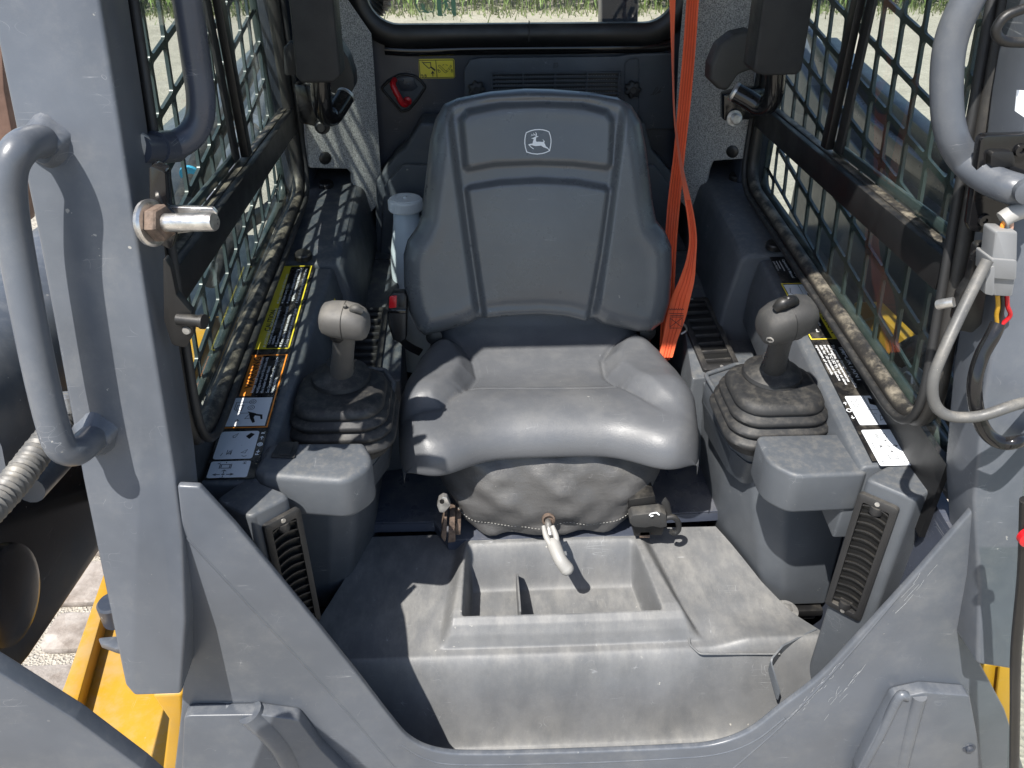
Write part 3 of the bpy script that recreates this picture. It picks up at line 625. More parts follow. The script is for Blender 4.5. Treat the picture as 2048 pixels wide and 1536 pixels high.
# ================================================================== side consoles
XIL = lambda y: -.388-.060*(1.42-y); XIR = lambda y: .442-.018*(1.42-y)
def console(s):
    xi = XIL if s < 0 else XIR
    t = thing('side_console', 'grey side console with decals along the %s' % ('left window, beside the red buckle' if s < 0 else 'right window, beside the orange belt'), 'console', (s*.46, 1.2, .12), 'side consoles')
    rings = []
    for y in (.875, 1.0, 1.2, 1.432):
        z = conz(y); x = xi(y); rings.append([A(s*.512, y, z+.003), A(x+s*.006, y, z-.002), A(x, y, z-.008), A(x-s*.010, y, z-.07), A(x-s*.012, y, z-.14), A(s*.512, y, z-.14)])
    loft('window_ledge', rings, 'plastic', t, bev=.006)
    x0 = xi(1.43)+s*.0
    xb = -.372 if s < 0 else .405
    rings = []
    for y, dz, dx in ((1.436, .006, .0), (1.50, .014, .0), (1.84, .016, -.012)):
        z = conz(y)+dz; rings.append([A(s*.512, y, z+.002), A(xb+s*.012, y, z), A(xb+s*dx, y, z-.014), A(xb-s*.018+s*dx, y, z-.12), A(xb-s*.02, y, .38), A(s*.512, y, .38)])
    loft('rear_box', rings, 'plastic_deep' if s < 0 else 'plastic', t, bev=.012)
    for q in (((652, 371), (607, 513)) if s < 0 else ((1472, 356), (1548, 493))):
        p = W(*q, pl=CON(.018)); lathe('screw_plug', [(.0165, -.003), (.0165, .006), (.0145, .0085), (.006, .009)], p, CONN, 'black', t)
    # inner ledge beside the seat, carrying the air outlet
    VPn = A(0, -.16, 1); VPd = .46-.16*1.55
    if s < 0: o = [(697, 445), (790, 445), (797, 560), (806, 650), (802, 760), (690, 770), (700, 600)]
    else: o = [(1346, 445), (1412, 440), (1424, 508), (1446, 595), (1462, 750), (1384, 758), (1366, 640), (1346, 560)]
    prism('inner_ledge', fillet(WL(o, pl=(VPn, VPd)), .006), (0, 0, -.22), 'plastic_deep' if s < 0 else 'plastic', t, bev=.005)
    f = WL([(698, 519), (788, 519)] if s < 0 else [(1346, 502), (1420, 498)], pl=(VPn, VPd+.0006)); tube('panel_seam', f, .0016, 'black', t, n=8, res=0)
    # lower wall of the footwell
    if s < 0:
        pb = [A(-.325, 1.50, .10), A(-.325, 1.17, .10), A(-.368, 1.035, .10), A(-.40, 1.03, .10), A(-.512, 1.03, .10), A(-.512, 1.50, .10)]
        pt = [A(-.300, 1.50, .42), A(-.300, 1.12, .40), A(-.315, 1.05, .38), A(-.36, 1.02, .38), A(-.512, 1.02, .38), A(-.512, 1.50, .42)]
    else:
        pb = [A(.352, 1.50, .10), A(.352, 1.16, .10), A(.400, 1.005, .115), A(.43, .985, .115), A(.512, .985, .115), A(.512, 1.50, .10)]
        pt = [A(.318, 1.50, .42), A(.322, 1.12, .40), A(.345, 1.04, .38), A(.39, 1.00, .38), A(.512, 1.00, .38), A(.512, 1.50, .42)]
    loft('footwell_side', [fillet(pb, [0, .12, .03, .03, 0, 0], 6), fillet(pt, [0, .12, .04, .03, 0, 0], 6)], 'plastic', t, bev=.006)
    # rubber drain gaiter below the wall
    if s > 0:
        box('lower_bracket', (.462, .992, .100), (.090, .03, .016), 'black', t, bev=.004); box('lower_bracket', (.470, 1.0, .085), (.06, .03, .02), 'black', t, bev=.004)
    else: box('lower_bracket', (-.400, 1.025, .088), (.05, .03, .018), 'black', t, bev=.004)
    return t
conL = console(-1); conR = console(1)

# ---- air outlets: bezel bars, dark box, one part per louvre
def outlet(t, fr, wd, hg, bz, ns, depth=.016, tilt=.35, m='vent_black', thumb=False, curved=False):
    h0 = .004
    P = rrect(0, 0, wd/2, hg/2, .006, 3); I = rrect(0, 0, wd/2-bz, hg/2-bz*1.25, .003, 3); n = len(P); vs = []; fs = []
    for ring, h in ((P, 0), (P, h0+.003), (I, h0+.005), (I, -.001)): vs += [fr(u, v, h) for u, v in ring]
    for a in range(3):
        for k in range(n): fs.append((a*n+k, a*n+(k+1) % n, (a+1)*n+(k+1) % n, (a+1)*n+k))
    raw('bezel', vs, fs, m, t, 30, bev=.0006)
    prism('duct_back', [fr(u, v, .0005) for u, v in I], fr.n*.0004, 'ink', t, smooth=0)
    L = hg-2.5*bz; wi = wd-2*bz-.001
    for k in range(ns):
        v = -L/2+L*(k+.5)/ns
        if curved:
            X = [[fr(u, v+.006*math.cos(u/wi*2.6)-.004+q*.004, .0014+q*.0066) for q in (0, 1)] for u in np.linspace(-wi/2, wi/2, 7)]
            grid('louvre', X, m, t, 50, thick=fr.ey*.0022)
        else:
            q = [fr(-wi/2, v, .0012), fr(wi/2, v, .0012), fr(wi/2, v+.003*(1 if tilt > 0 else -1), .0075), fr(-wi/2, v+.003*(1 if tilt > 0 else -1), .0075)]
            prism('louvre', q, fr.ey*.0028, m, t, bev=.0005)
    for v in (-hg/2+bz*.62, hg/2-bz*.62): lathe('screw', [(.0036, 0), (.0034, .0012), (.0016, .0013)], fr(0, v, h0+.0035), fr.n, 'zinc', t, n=14)
    if thumb:
        for v in (-L/2+.006, L/2-.006): lathe('thumb_wheel', [(.009, -.006), (.0095, -.003), (.0095, .003), (.009, .006)], fr(0, v, .003), fr.ey, m, t, n=26)
def ledge_outlet(px, lab):
    VPn = A(0, -.16, 1); VPd = .46-.16*1.55+.0005
    c = [W(*q, pl=(VPn, VPd)) for q in px]                 # rear left, rear right, front right, front left
    o = (c[0]+c[1]+c[2]+c[3])/4; ey = (c[0]+c[1])/2-(c[2]+c[3])/2; ex = (c[1]+c[2])/2-(c[0]+c[3])/2
    t = thing('air_outlet', lab, 'air vent', o, 'air outlets beside the seat')
    outlet(t, Frame(o, ex, ey), np.linalg.norm(ex), np.linalg.norm(ey), .011, 8)
ledge_outlet([(1366, 603), (1441, 599), (1452, 741), (1385, 745)], 'black slatted air outlet in the ledge right of the seat, below the belt')
ledge_outlet([(704, 620), (771, 620), (768, 745), (697, 748)], 'slatted air outlet in the ledge behind the left joystick')
def foot_outlet(s):
    ZT = .53
    if s > 0: far, near, outr, rear = (W(1728, 956, z=ZT), W(1832, 1000, z=ZT), W(1893, 960, z=ZT), W(1800, 917, z=ZT)); lab = 'grey tower air vent with black louvres in front of the right armrest pod'
    else: far, near, outr, rear = (W(583, 990, z=ZT), W(500, 1034, z=ZT), W(428, 999, z=ZT), W(494, 955, z=ZT)); lab = 'grey tower air vent with black louvres in front of the left armrest pod'
    t = thing('vent_tower', lab, 'air vent', (far+near+outr+rear)/4-A(0, 0, ZT-.05), 'tower vents in the footwell')
    top = [far, near, outr, rear]; H = ZT-.06
    bot = [p-A(0, 0, H) for p in top]
    loft('tower_housing', [fillet(bot, .010), fillet([p-A(0, 0, .004) for p in top], .010), fillet([p+((far+outr)/2-p)*.06 for p in top], .012)], 'plastic', t, bev=.004)
    ex = (near-far) if s > 0 else (far-near); o = (far+near)/2
    f = Frame(o-A(0, 0, .018+.117), ex, (0, 0, 1)); f.o = f.o+f.n*.0008+(near-far)*(-.10 if s > 0 else -.14)
    outlet(t, f, .056, .228, .0095, 13, thumb=True, curved=True)
foot_outlet(-1); foot_outlet(1)

# ---- decals printed on the ledges
def strip(s):
    t = conL if s < 0 else conR
    ex = A(0, 1, .13)*(1 if s < 0 else -1); ey = A(-1 if s < 0 else 1, 0, 0)
    def F(x, y, h=.0016): return Frame(A(x, y, conz(y)+h+.0026), ex, ey)
    return t, F
def header(t, fr, L, wdt, m, word, side, sz, u0=.02):
    d = flat('decal_header', fr, [(0, wdt*.68), (L, wdt*.68), (L, wdt), (0, wdt)], .0003, m, t)
    text('lettering', word, fr, u0, wdt*.72, sz, 'ink', t, .0008, bold=.02)
def frame_lines(t, fr, L, w_, m, wd=.0022): strokes('decal_border', fr, [[(0, 0), (L, 0), (L, w_), (0, w_), (0, 0)]], wd, .0010, m, t)
def loader_art(fr, u, v, k):
    return [[(u+a*k, v+b*k) for a, b in P] for P in ([(0, 0), (0, .5), (.25, .8), (.7, .8), (.7, .2)], [(.15, .5), (.25, .72), (.5, .72), (.5, .45), (.15, .5)], circ(.35, .12, .14, 12), circ(.72, .12, .14, 12), circ(.35, .12, .06, 8), circ(.72, .12, .06, 8), [(-.05, .1), (-.35, .25), (-.3, -.1), (-.05, .1)])]
def arrows(u, v, r):
    out = []
    for a in (0, 90, 180, 270):
        c, s_ = math.cos(R_(a)), math.sin(R_(a)); f = lambda p, q: (u+c*p-s_*q, v+s_*p+c*q)
        out += [[f(r*.3, 0), f(r, 0)], [f(r*.7, r*.22), f(r, 0), f(r*.7, -r*.22)]]
    return out+[circ(u, v, r*.12, 8)]
def bucket_art(u, v, k): return [[(u, v), (u+k, v), (u+k, v+.6*k), (u+.7*k, v+.9*k), (u, v)]]
def decals_left():
    t, F = strip(-1); x1 = -.430; wd = .068
    base = prism('decal_backing', [A(-.499, .88, conz(.88)+.0034), A(-.428, .88, conz(.88)+.0034), A(-.424, 1.432, conz(1.432)+.0034), A(-.499, 1.432, conz(1.432)+.0034)], (0, 0, .0006), 'd_black', t, smooth=0)
    f = F(x1, 1.172); L = .258
    frame_lines(t, f, L, wd, 'd_yellow'); header(t, f, L, wd*.83, 'd_yellow', 'CAUTION', -1, .014, .05)
    ln = [('AVOID INJURY - Read and understand', .0395), ("Operator's Manual before operating this", .0335), ('machine.', .0275), ('Know location and function of controls.', .020), ('Keep safety devices working.', .0125), ('Keep screens and windows in place.', .005)]
    for s_, v in ln: text('lettering', s_, f, .012, v, .0068, 'ink_white', t, .0008, bold=.012, wide=min(.112, .0031*len(s_)))
    ln = [('Keep children and others away.', .0395), ('Never carry riders.', .0315), ('Lower boom, engage park brake, stop', .0225), ('engine and remove key before leaving', .0155), ('Keep cab clean, especially pedal area.', .006)]
    for s_, v in ln: text('lettering', s_, f, .140, v, .0068, 'ink_white', t, .0008, bold=.012, wide=min(.110, .0031*len(s_)))
    for u, v in ((.0075, .042), (.0075, .0225), (.0075, .015), (.0075, .0075), (.1355, .042), (.1355, .034), (.1355, .025), (.1355, .0085)):
        flat('bullet', f, circ(u, v, .0018, 8)[:-1], .0006, 'ink_white', t)
    f = F(x1, .982); L = .174
    frame_lines(t, f, L, wd, 'd_orange'); f2 = F(x1, .982+.072); header(t, f2, L-.072, wd*.83, 'd_orange', 'WARNING', -1, .0165, .018)
    for s_, v in (('Always install boom lock before', .036), ('working on or around this machine with', .0285), ('the loader boom raised.', .021), ("See Operator's Manual for complete", .012), ('instructions.', .005)):
        text('lettering', s_, f2, .006, v, .0072, 'ink_white', t, .0008, bold=.012, wide=min(.090, .0029*len(s_)))
    flat('pictogram_panel', f, [(.004, .004), (.068, .004), (.068, wd-.004), (.004, wd-.004)], .0003, 'd_white', t)
    strokes('pictogram', f, loader_art(f, .032, .028, .036)+[[(.008, .047), (.017, .047)], [(.014, .050), (.018, .047), (.014, .044)]], .0008, .0008, 'ink', t)
    for P in ([(.032, .033), (.036, .036), (.031, .022), (.022, .024), (.012, .020), (.010, .0235), (.020, .029)], [(.031, .026), (.028, .012), (.018, .010), (.018, .013), (.025, .015), (.027, .026)]): flat('pictogram', f, P, .0006, 'ink', t)
    f = F(x1-.009, .918)
    flat('pictogram_panel', f, rrect(.0285, .028, .0285, .028, .004, 3), .0003, 'd_white', t)
    strokes('pictogram', f, [[(.044, .033), (.052, .030), (.047, .037), (.043, .036), (.044, .033)], [(.006, .046), (.012, .044)], [(.008, .038), (.018, .038)], [(.008, .032), (.018, .032)], [(.010, .037), (.010, .033), (.016, .034), (.010, .037)], [(.011, .012), (.018, .010), (.012, .018), (.011, .012)], [(.006, .016), (.004, .012), (.006, .009)], [(.027, .020), (.0275, .0205)]], .0008, .0008, 'ink', t)
    flat('pictogram', f, [(.040, .012), (.050, .006), (.053, .012), (.046, .018)], .0006, 'ink', t)
    for s_, u in (('F', .006), ('R', .050)): text('lettering', s_, f, u, -.0085, .0075, 'ink_white', t, .0008, bold=.03)
    strokes('lettering', f, [[(.017, -.006), (.012, -.006)], [(.014, -.0035), (.0115, -.006), (.014, -.0085)], circ(.028, -.006, .0035, 10), circ(.028, -.006, .0015, 8), [(.038, -.006), (.044, -.006)], [(.042, -.0035), (.0445, -.006), (.042, -.0085)]], .0013, .0008, 'ink_white', t)
    f = F(x1-.009, .882)
    flat('pictogram_panel', f, rrect(.016, .028, .016, .028, .003, 3), .0003, 'd_white', t)
    strokes('pictogram', f, [[(a*.6-.018, b) for a, b in P] for P in arrows(.040, .034, .014)+[[(.060, .028), (.072, .028), (.072, .040), (.060, .040), (.060, .028)], [(.058, .026), (.074, .026)], [(.058, .042), (.074, .042)], [(.076, .034), (.081, .034)]]], .0010, .0008, 'ink', t)
    text('lettering', 'R', f, .026, .042, .006, 'ink', t, .0008); text('lettering', 'H', f, .025, .006, .007, 'ink', t, .0008, bold=.02)
    # small caution decal on the inner wall of the console
    o = A(XIL(1.38)+.010, 1.300, conz(1.3)-.086); fr = Frame(o, (.060, 1, .13), (-.16, 0, 1))
    flat('decal_plate', fr, [(0, 0), (.075, 0), (.075, .060), (0, .060)], .004, 'd_yellow', t); flat('decal_plate', fr, [(.003, .003), (.072, .003), (.072, .026), (.003, .026)], .0045, 'd_black', t); flat('decal_plate', fr, [(.003, .027), (.072, .027), (.072, .044), (.003, .044)], .0045, 'd_white', t)
    text('lettering', 'CAUTION', fr, .012, .047, .011, 'ink', t, .0050, bold=.02)
def decals_right():
    t, F = strip(1); x0 = .452; wd = .062
    prism('decal_backing', [A(.449, .88, conz(.88)+.0034), A(.503, .88, conz(.88)+.0034), A(.503, 1.432, conz(1.432)+.0034), A(.462, 1.432, conz(1.432)+.0034)], (0, 0, .0006), 'd_black', t, smooth=0)
    f = F(x0+.010, 1.425)
    text('lettering', 'IMPORTANT', f, .004, .030, .0085, 'd_white', t, .0008, bold=.01, wide=.066)
    text('lettering', "Operator's Manual", f, .004, .021, .0072, 'ink_white', t, .0008, bold=.012, wide=.066)
    text('lettering', 'John Deere', f, .010, .001, .0052, 'd_white', t, .0008, wide=.034)
    strokes('lettering', f, [[(.010+.004*i, .014-.006*k), (.0128+.004*i, .014-.006*k)] for k in range(2) for i in range(9-2*k)], .0016, .0008, 'd_white', t)
    f = F(x0+.004, 1.336); L = .172
    frame_lines(t, f, L, wd, 'd_yellow'); flat('pictogram_panel', f, [(.003, .003), (.060, .003), (.060, wd-.003), (.003, wd-.003)], .0003, 'd_white', t)
    strokes('pictogram', f, [[(.004, .030), (.059, .030)], [(.014, .012), (.030, .008), (.045, .018)], [(.040, .010), (.050, .012), (.052, .024)], [(.010, .040), (.022, .040), (.022, .050), (.010, .050), (.010, .040)], circ(.045, .020, .006, 10)], .0008, .0008, 'ink', t)
    flat('pictogram', f, [(.032, .038), (.044, .036), (.050, .046), (.038, .048)], .0006, 'ink', t)
    f2 = F(x0+.004, 1.336-.064); flat('decal_header', f2, [(0, wd*.60), (L-.066, wd*.60), (L-.066, wd*.97), (0, wd*.97)], .0003, 'd_yellow', t); text('lettering', 'CAUTION', f2, .020, wd*.65, .016, 'ink', t, .0008, bold=.02)
    flat('pictogram', f2, [(.006, wd*.66), (.017, wd*.66), (.0115, wd*.82)], .0006, 'ink', t)
    for s_, v in (('Avoid Overturn', .0265), ('turn at high speed', .016), ('slowly', .007)): text('lettering', s_, f2, .006, v, .0078 if v > .02 else .0062, 'ink_white', t, .0008, bold=.012, wide=min(.095, .0045*len(s_)))
    f = F(x0+.002, 1.152); text('lettering', 'IMPORTANT', f, .010, .040, .0125, 'd_white', t, .0008, bold=.015, wide=.090)
    for k, s_ in enumerate(('To prevent damage of hydraulics', 'and engine, in temperatures', 'below 0°C (32°F), run at slow', 'idle for 10 minutes before', 'operation of controls.')): text('lettering', s_, f, .003, .030-.0068*k, .0068, 'ink_white', t, .0008, bold=.015, wide=.0036*len(s_))
    f = F(x0+.002, 1.020)
    flat('pictogram_panel', f, rrect(.034, .030, .033, .025, .003, 3), .0003, 'd_white', t)
    strokes('pictogram', f, [[(.002, .034), (.066, .034)], [(.034, .006), (.034, .054)], [(.008, .018), (.014, .010), (.016, .016), (.010, .022), (.008, .018)], [(.018, .012), (.030, .012)], [(.018, .020), (.030, .020)], [(.020, .013), (.028, .016), (.020, .019)], [(.046, .044), (.058, .040), (.052, .050), (.046, .044)], [(.044, .040), (.042, .036)]], .0008, .0008, 'ink', t)
    flat('pictogram', f, [(.006, .040), (.020, .038), (.024, .046), (.012, .050)], .0006, 'ink', t)
    strokes('lettering', f, [circ(.034, .000, .0035, 10), [(.022, 0), (.016, 0)], [(.018, .0025), (.0155, 0), (.018, -.0025)], [(.046, 0), (.052, 0)], [(.050, .0025), (.0525, 0), (.050, -.0025)]], .0013, .0008, 'ink_white', t)
    f = F(x0+.002, .944)
    flat('pictogram_panel', f, rrect(.038, .027, .037, .025, .003, 3), .0003, 'd_white', t)
    strokes('pictogram', f, arrows(.036, .030, .013)+bucket_art(.028, .008, .012)+[[(.010, .022), (.018, .022), (.018, .034), (.010, .034), (.010, .022)], [(.008, .020), (.020, .020)], [(.054, .022), (.062, .022), (.062, .034), (.054, .034), (.054, .022)], [(.064, .040), (.071, .040)]], .0009, .0008, 'ink', t)
    text('lettering', 'F', f, .066, .044, .006, 'ink', t, .0008); text('lettering', 'H', f, .066, .006, .007, 'ink', t, .0008, bold=.02)
decals_left(); decals_right()

# ================================================================== side windows with steel mesh guards
def mesh_guard(name, x, y0, y1, zb, zt, par, th=.005, dirx=1):
    """pressed guard: parallelogram openings with rounded corners, bars left between them"""
    a = A(.0705, .0135); b = A(.014, .068); verts = []; faces = []
    def add(poly_o, poly_i):
        n = len(poly_i); o = len(verts)
        for k, off in ((0, 0), (1, th)):
            for p in poly_o: verts.append((x+dirx*off, p[0], p[1]))
            for p in poly_i: verts.append((x+dirx*off, p[0], p[1]))
        for k in range(n):
            j = (k+1) % n
            faces.append((o+k, o+j, o+n+j, o+n+k)); faces.append((o+2*n+k, o+3*n+k, o+3*n+j, o+2*n+j))
            faces.append((o+n+k, o+n+j, o+3*n+j, o+3*n+k))
    for i in range(-6, 26):
        for j in range(-4, 22):
            c = A(y0, .60)+a*i+b*j
            lo = zb(c[0]); 
            if c[0] < .83+.245*(c[1]-.64) or c[0] > y1-.02 or c[1] < lo-.02 or c[1] > zt: continue
            co = [c-a/2-b/2, c+a/2-b/2, c+a/2+b/2, c-a/2+b/2]
            m = 6; per = []
            inn = fillet([c+(a/2*(1-.115)*sa)+(b/2*(1-.135)*sb) for sa, sb in ((-1, -1), (1, -1), (1, 1), (-1, 1))], .008, 4)
            # outer ring sampled to the same count
            n = len(inn); per = []
            for k in range(n):
                d = inn[k]-c; q = np.linalg.solve(np.array([a, b]).T, d); q = q/np.max(np.abs(q))*.5; per.append(c+a*q[0]+b*q[1])
            add(per, inn)
    raw(name, verts, faces, 'mesh_green', par, 35, recalc=False)
def side_window(s):
    lab = 'left side window with steel mesh guard outside and dusty black sill' if s < 0 else 'right side window with steel mesh guard, outside beyond the cable loom'
    t = thing('side_window', lab, 'window', (s*.49, 1.25, .60), 'side windows of the cab')
    x = s*.487
    zb = lambda y: .603+.085*(y-.9)
    yf = lambda z: .838+.245*(z-.64)
    path = [A(x, yf(1.31), 1.31), A(x, yf(.61), zb(.85)), A(x, 1.685, zb(1.685)), A(x, 1.685, 1.31)]
    loop = fillet(path, .07, 8)
    sweep('window_seal', loop, .0125, 'black_dusty', t, closed=True, n=12)
    sweep('inner_bead', [p+A(-s*.016, 0, -.003) for p in fillet([path[0], path[1]+A(0, 0, -.004), path[2]+A(0, .006, -.004), path[3]+A(0, .006, 0)], .075, 8)], .006, 'rubber', t, closed=True, n=10)
    # frame sheet between seal and console
    P = [A(s*.500, .80, zb(.80)-.005), A(s*.500, 1.70, zb(1.70)-.005), A(s*.500, 1.70, conz(1.70)-.02), A(s*.500, .80, conz(.80)-.06)]
    prism('frame_sheet', P, (s*.008, 0, 0), 'black', t)
    # horizontal slide rail and its dusty ledge
    zr = .815
    box('slide_rail', (x-s*.004, 1.295, zr), (.014, .78, .046), 'black', t, bev=.002)
    box('rail_ledge', (x+s*.010, 1.295, zr+.020), (.016, .78, .010), 'black_dusty', t, bev=.002)
    box('rail_track', (x+s*.020, 1.13, zr+.034), (.008, .44, .016), 'mesh_green', t, bev=.003)
    box('mullion', (x+s*.004, 1.345, 1.07), (.014, .024, .45), 'black', t, bev=.002)
    box('mullion', (x+s*.014, 1.318, 1.07), (.006, .028, .45), 'rubber', t, bev=.002)
    def pane(y0, y1, z0, z1, xo): box('pane', (s*xo, (y0+y1)/2, (z0+z1)/2), (.004, y1-y0, z1-z0), 'glass', t)
    q = [A(s*.502, yf(.845), .845), A(s*.502, 1.33, .845), A(s*.502, 1.33, 1.31), A(s*.502, yf(1.31), 1.31)]
    prism('pane', q, (s*.004, 0, 0), 'glass', t, smooth=0); pane(1.335, 1.68, .845, 1.31, .497)
    q = [A(s*.494, yf(.6), zb(.85)), A(s*.494, 1.68, zb(1.68)), A(s*.494, 1.68, .80), A(s*.494, yf(.80), .80)]
    prism('pane', q, (s*.004, 0, 0), 'glass', t, smooth=0)
    mesh_guard('mesh_guard', s*.532, .74, 1.72, lambda y: zb(y)-.0, 1.31, t, dirx=s)
    # guard frame
    gl = fillet([A(s*.5345, yf(1.31)-.01, 1.31), A(s*.5345, yf(.6)-.01, zb(.85)-.03), A(s*.5345, 1.735, zb(1.735)-.03), A(s*.5345, 1.735, 1.31)], .05, 6)
    sweep('guard_frame', gl, .010, 'mesh_green', t, closed=True, n=8)
side_window(-1); side_window(1)

# ================================================================== operator seat
seat = thing('operator_seat', 'dark grey vinyl operator seat with leaping deer emblem', 'seat', (.01, 1.22, .20))
def backrest():
    tl = R_(13); p0 = A(0, 1.372, .47); up = A(0, math.sin(tl), math.cos(tl)); n = A(0, -math.cos(tl), math.sin(tl)); pl = plane(p0, n)
    def uv(px, py): q = W(px, py, pl=pl)-p0; return (q[0], float(q@up))
    U = lambda L: [uv(*q) for q in L]
    bot = U([(850, 669), (880, 662), (940, 645), (958, 634), (1010, 627), (1080, 624), (1130, 628), (1168, 638), (1184, 635), (1200, 645), (1270, 661), (1300, 661)])
    rig = U([(1300, 661), (1326, 640), (1338, 600), (1343, 540), (1342, 490), (1330, 462), (1312, 440), (1304, 400), (1298, 350), (1290, 290), (1280, 240), (1262, 210)])
    top = U([(888, 208), (915, 196), (980, 183), (1050, 177), (1100, 178), (1180, 184), (1235, 195), (1262, 210)])
    lef = U([(850, 669), (833, 655), (818, 622), (808, 570), (807, 510), (815, 480), (833, 455), (843, 430), (852, 350), (860, 280), (871, 238), (888, 208)])
    G = coons(bot, top, lef, rig, 150, 150)
    P = G.reshape(-1, 2); out = bot+rig[1:]+top[::-1][1:]+lef[::-1][1:-1]
    d = np.maximum(polydist(P, out), 0); r = .042
    q = np.clip(d/r, 0, 1); wv = .045*np.sqrt(np.maximum(0, 1-(1-q)**2))
    cen = U([(893, 190), (1250, 190), (1240, 260), (1214, 460), (1184, 660), (954, 660), (926, 460), (898, 260)])
    dc = polydist(P, cen); wv -= .018*sstep(dc, -.004, .013)*sstep(d, 0, .03)
    def pillow(L, amt, soft): return amt*sstep(polydist(P, U(L)), -.002, soft)
    up_p = [(918, 238), (932, 217), (1000, 203), (1080, 200), (1160, 204), (1212, 218), (1224, 240), (1221, 330), (1207, 338), (1140, 330), (1070, 328), (990, 331), (938, 341), (926, 333)]
    lo_p = [(928, 374), (940, 366), (1000, 356), (1075, 352), (1150, 356), (1205, 366), (1217, 376), (1200, 500), (1172, 650), (1100, 640), (1050, 640), (968, 650), (945, 500)]
    wv += pillow(up_p, .0135, .012)+pillow(lo_p, .0125, .011)
    # soft saddle so the panels are not dead flat
    wv += .004*np.sin(P[:, 0]*14+1)*np.sin(P[:, 1]*9)*sstep(d, .01, .06)
    X = (p0+P[:, :1]*A(1, 0, 0)+P[:, 1:]*up+wv[:, None]*n).reshape(150, 150, 3)
    ob = grid('backrest', X, 'vinyl_back', seat, 80, thick=None)
    # back shell of the cushion
    shell = [p0+A(1, 0, 0)*u+up*v for u, v in out]
    Xb = (p0+P[:, :1]*A(1, 0, 0)+P[:, 1:]*up-(.05*np.sqrt(np.maximum(0, 1-(1-q)**2)))[:, None]*n).reshape(150, 150, 3)
    grid('back_shell', Xb[::3, ::3], 'black', seat, 80)
    # emblem: traced outline in the surface just above the vinyl
    def surf(px, py, h=.0009):
        a = np.array(uv(px, py)); i = np.argmin(((P-a)**2).sum(1)); return p0+A(a[0], 0, 0)+up*a[1]+n*(wv[i]+h)
    K = 1/19.2; e = lambda x, y: (1030+x*K, 245+y*K)
    sq = [(430, 390), (600, 315), (760, 278), (920, 268), (1080, 282), (1200, 312), (1300, 358), (1350, 490), (1378, 640), (1380, 760), (1362, 900), (1325, 1080), (1200, 1140), (1050, 1185), (850, 1210), (650, 1190), (450, 1130), (400, 960), (375, 800), (376, 640), (398, 500)]
    o3 = surf(*e(880, 740)); fr = Frame(o3+n*.0006, (1, 0, 0), up)
    def L2(x, y): q = W(*e(x, y), pl=plane(o3, n))-o3; return (float(q@fr.ex), float(q@fr.ey))
    em = bpy.data.objects
    s2 = [L2(*q) for q in sq]; strokes('emblem', fr, [s2+[s2[0]]], .0017, .0006, 'ink_white', ob)
    deer = [(630, 605), (700, 580), (770, 545), (790, 535), (795, 495), (740, 485), (660, 500), (610, 530), (600, 522), (650, 485), (615, 450), (630, 440), (670, 475), (730, 462), (695, 405), (708, 400), (765, 465), (795, 470), (805, 430), (775, 375), (795, 370), (835, 420), (835, 470), (825, 530), (860, 520), (900, 515), (885, 545), (850, 562), (812, 575), (805, 650), (800, 700), (830, 740), (930, 735), (1085, 745), (1095, 700), (1055, 650), (1075, 645), (1115, 690), (1145, 745), (1115, 765), (1150, 830), (1190, 920), (1255, 960), (1290, 1010), (1335, 1065), (1310, 1085), (1245, 1005), (1180, 980), (1090, 950), (1000, 885), (900, 895), (800, 905), (730, 895), (650, 870), (575, 870), (600, 910), (650, 955), (690, 975), (725, 1010), (712, 1022), (640, 985), (560, 910), (505, 850), (530, 830), (600, 812), (670, 805), (690, 720), (710, 660), (712, 630), (690, 630), (640, 618)]
    flat('emblem', fr, [L2(*q) for q in deer], .0006, 'ink_white', ob, t=.0001)
backrest()
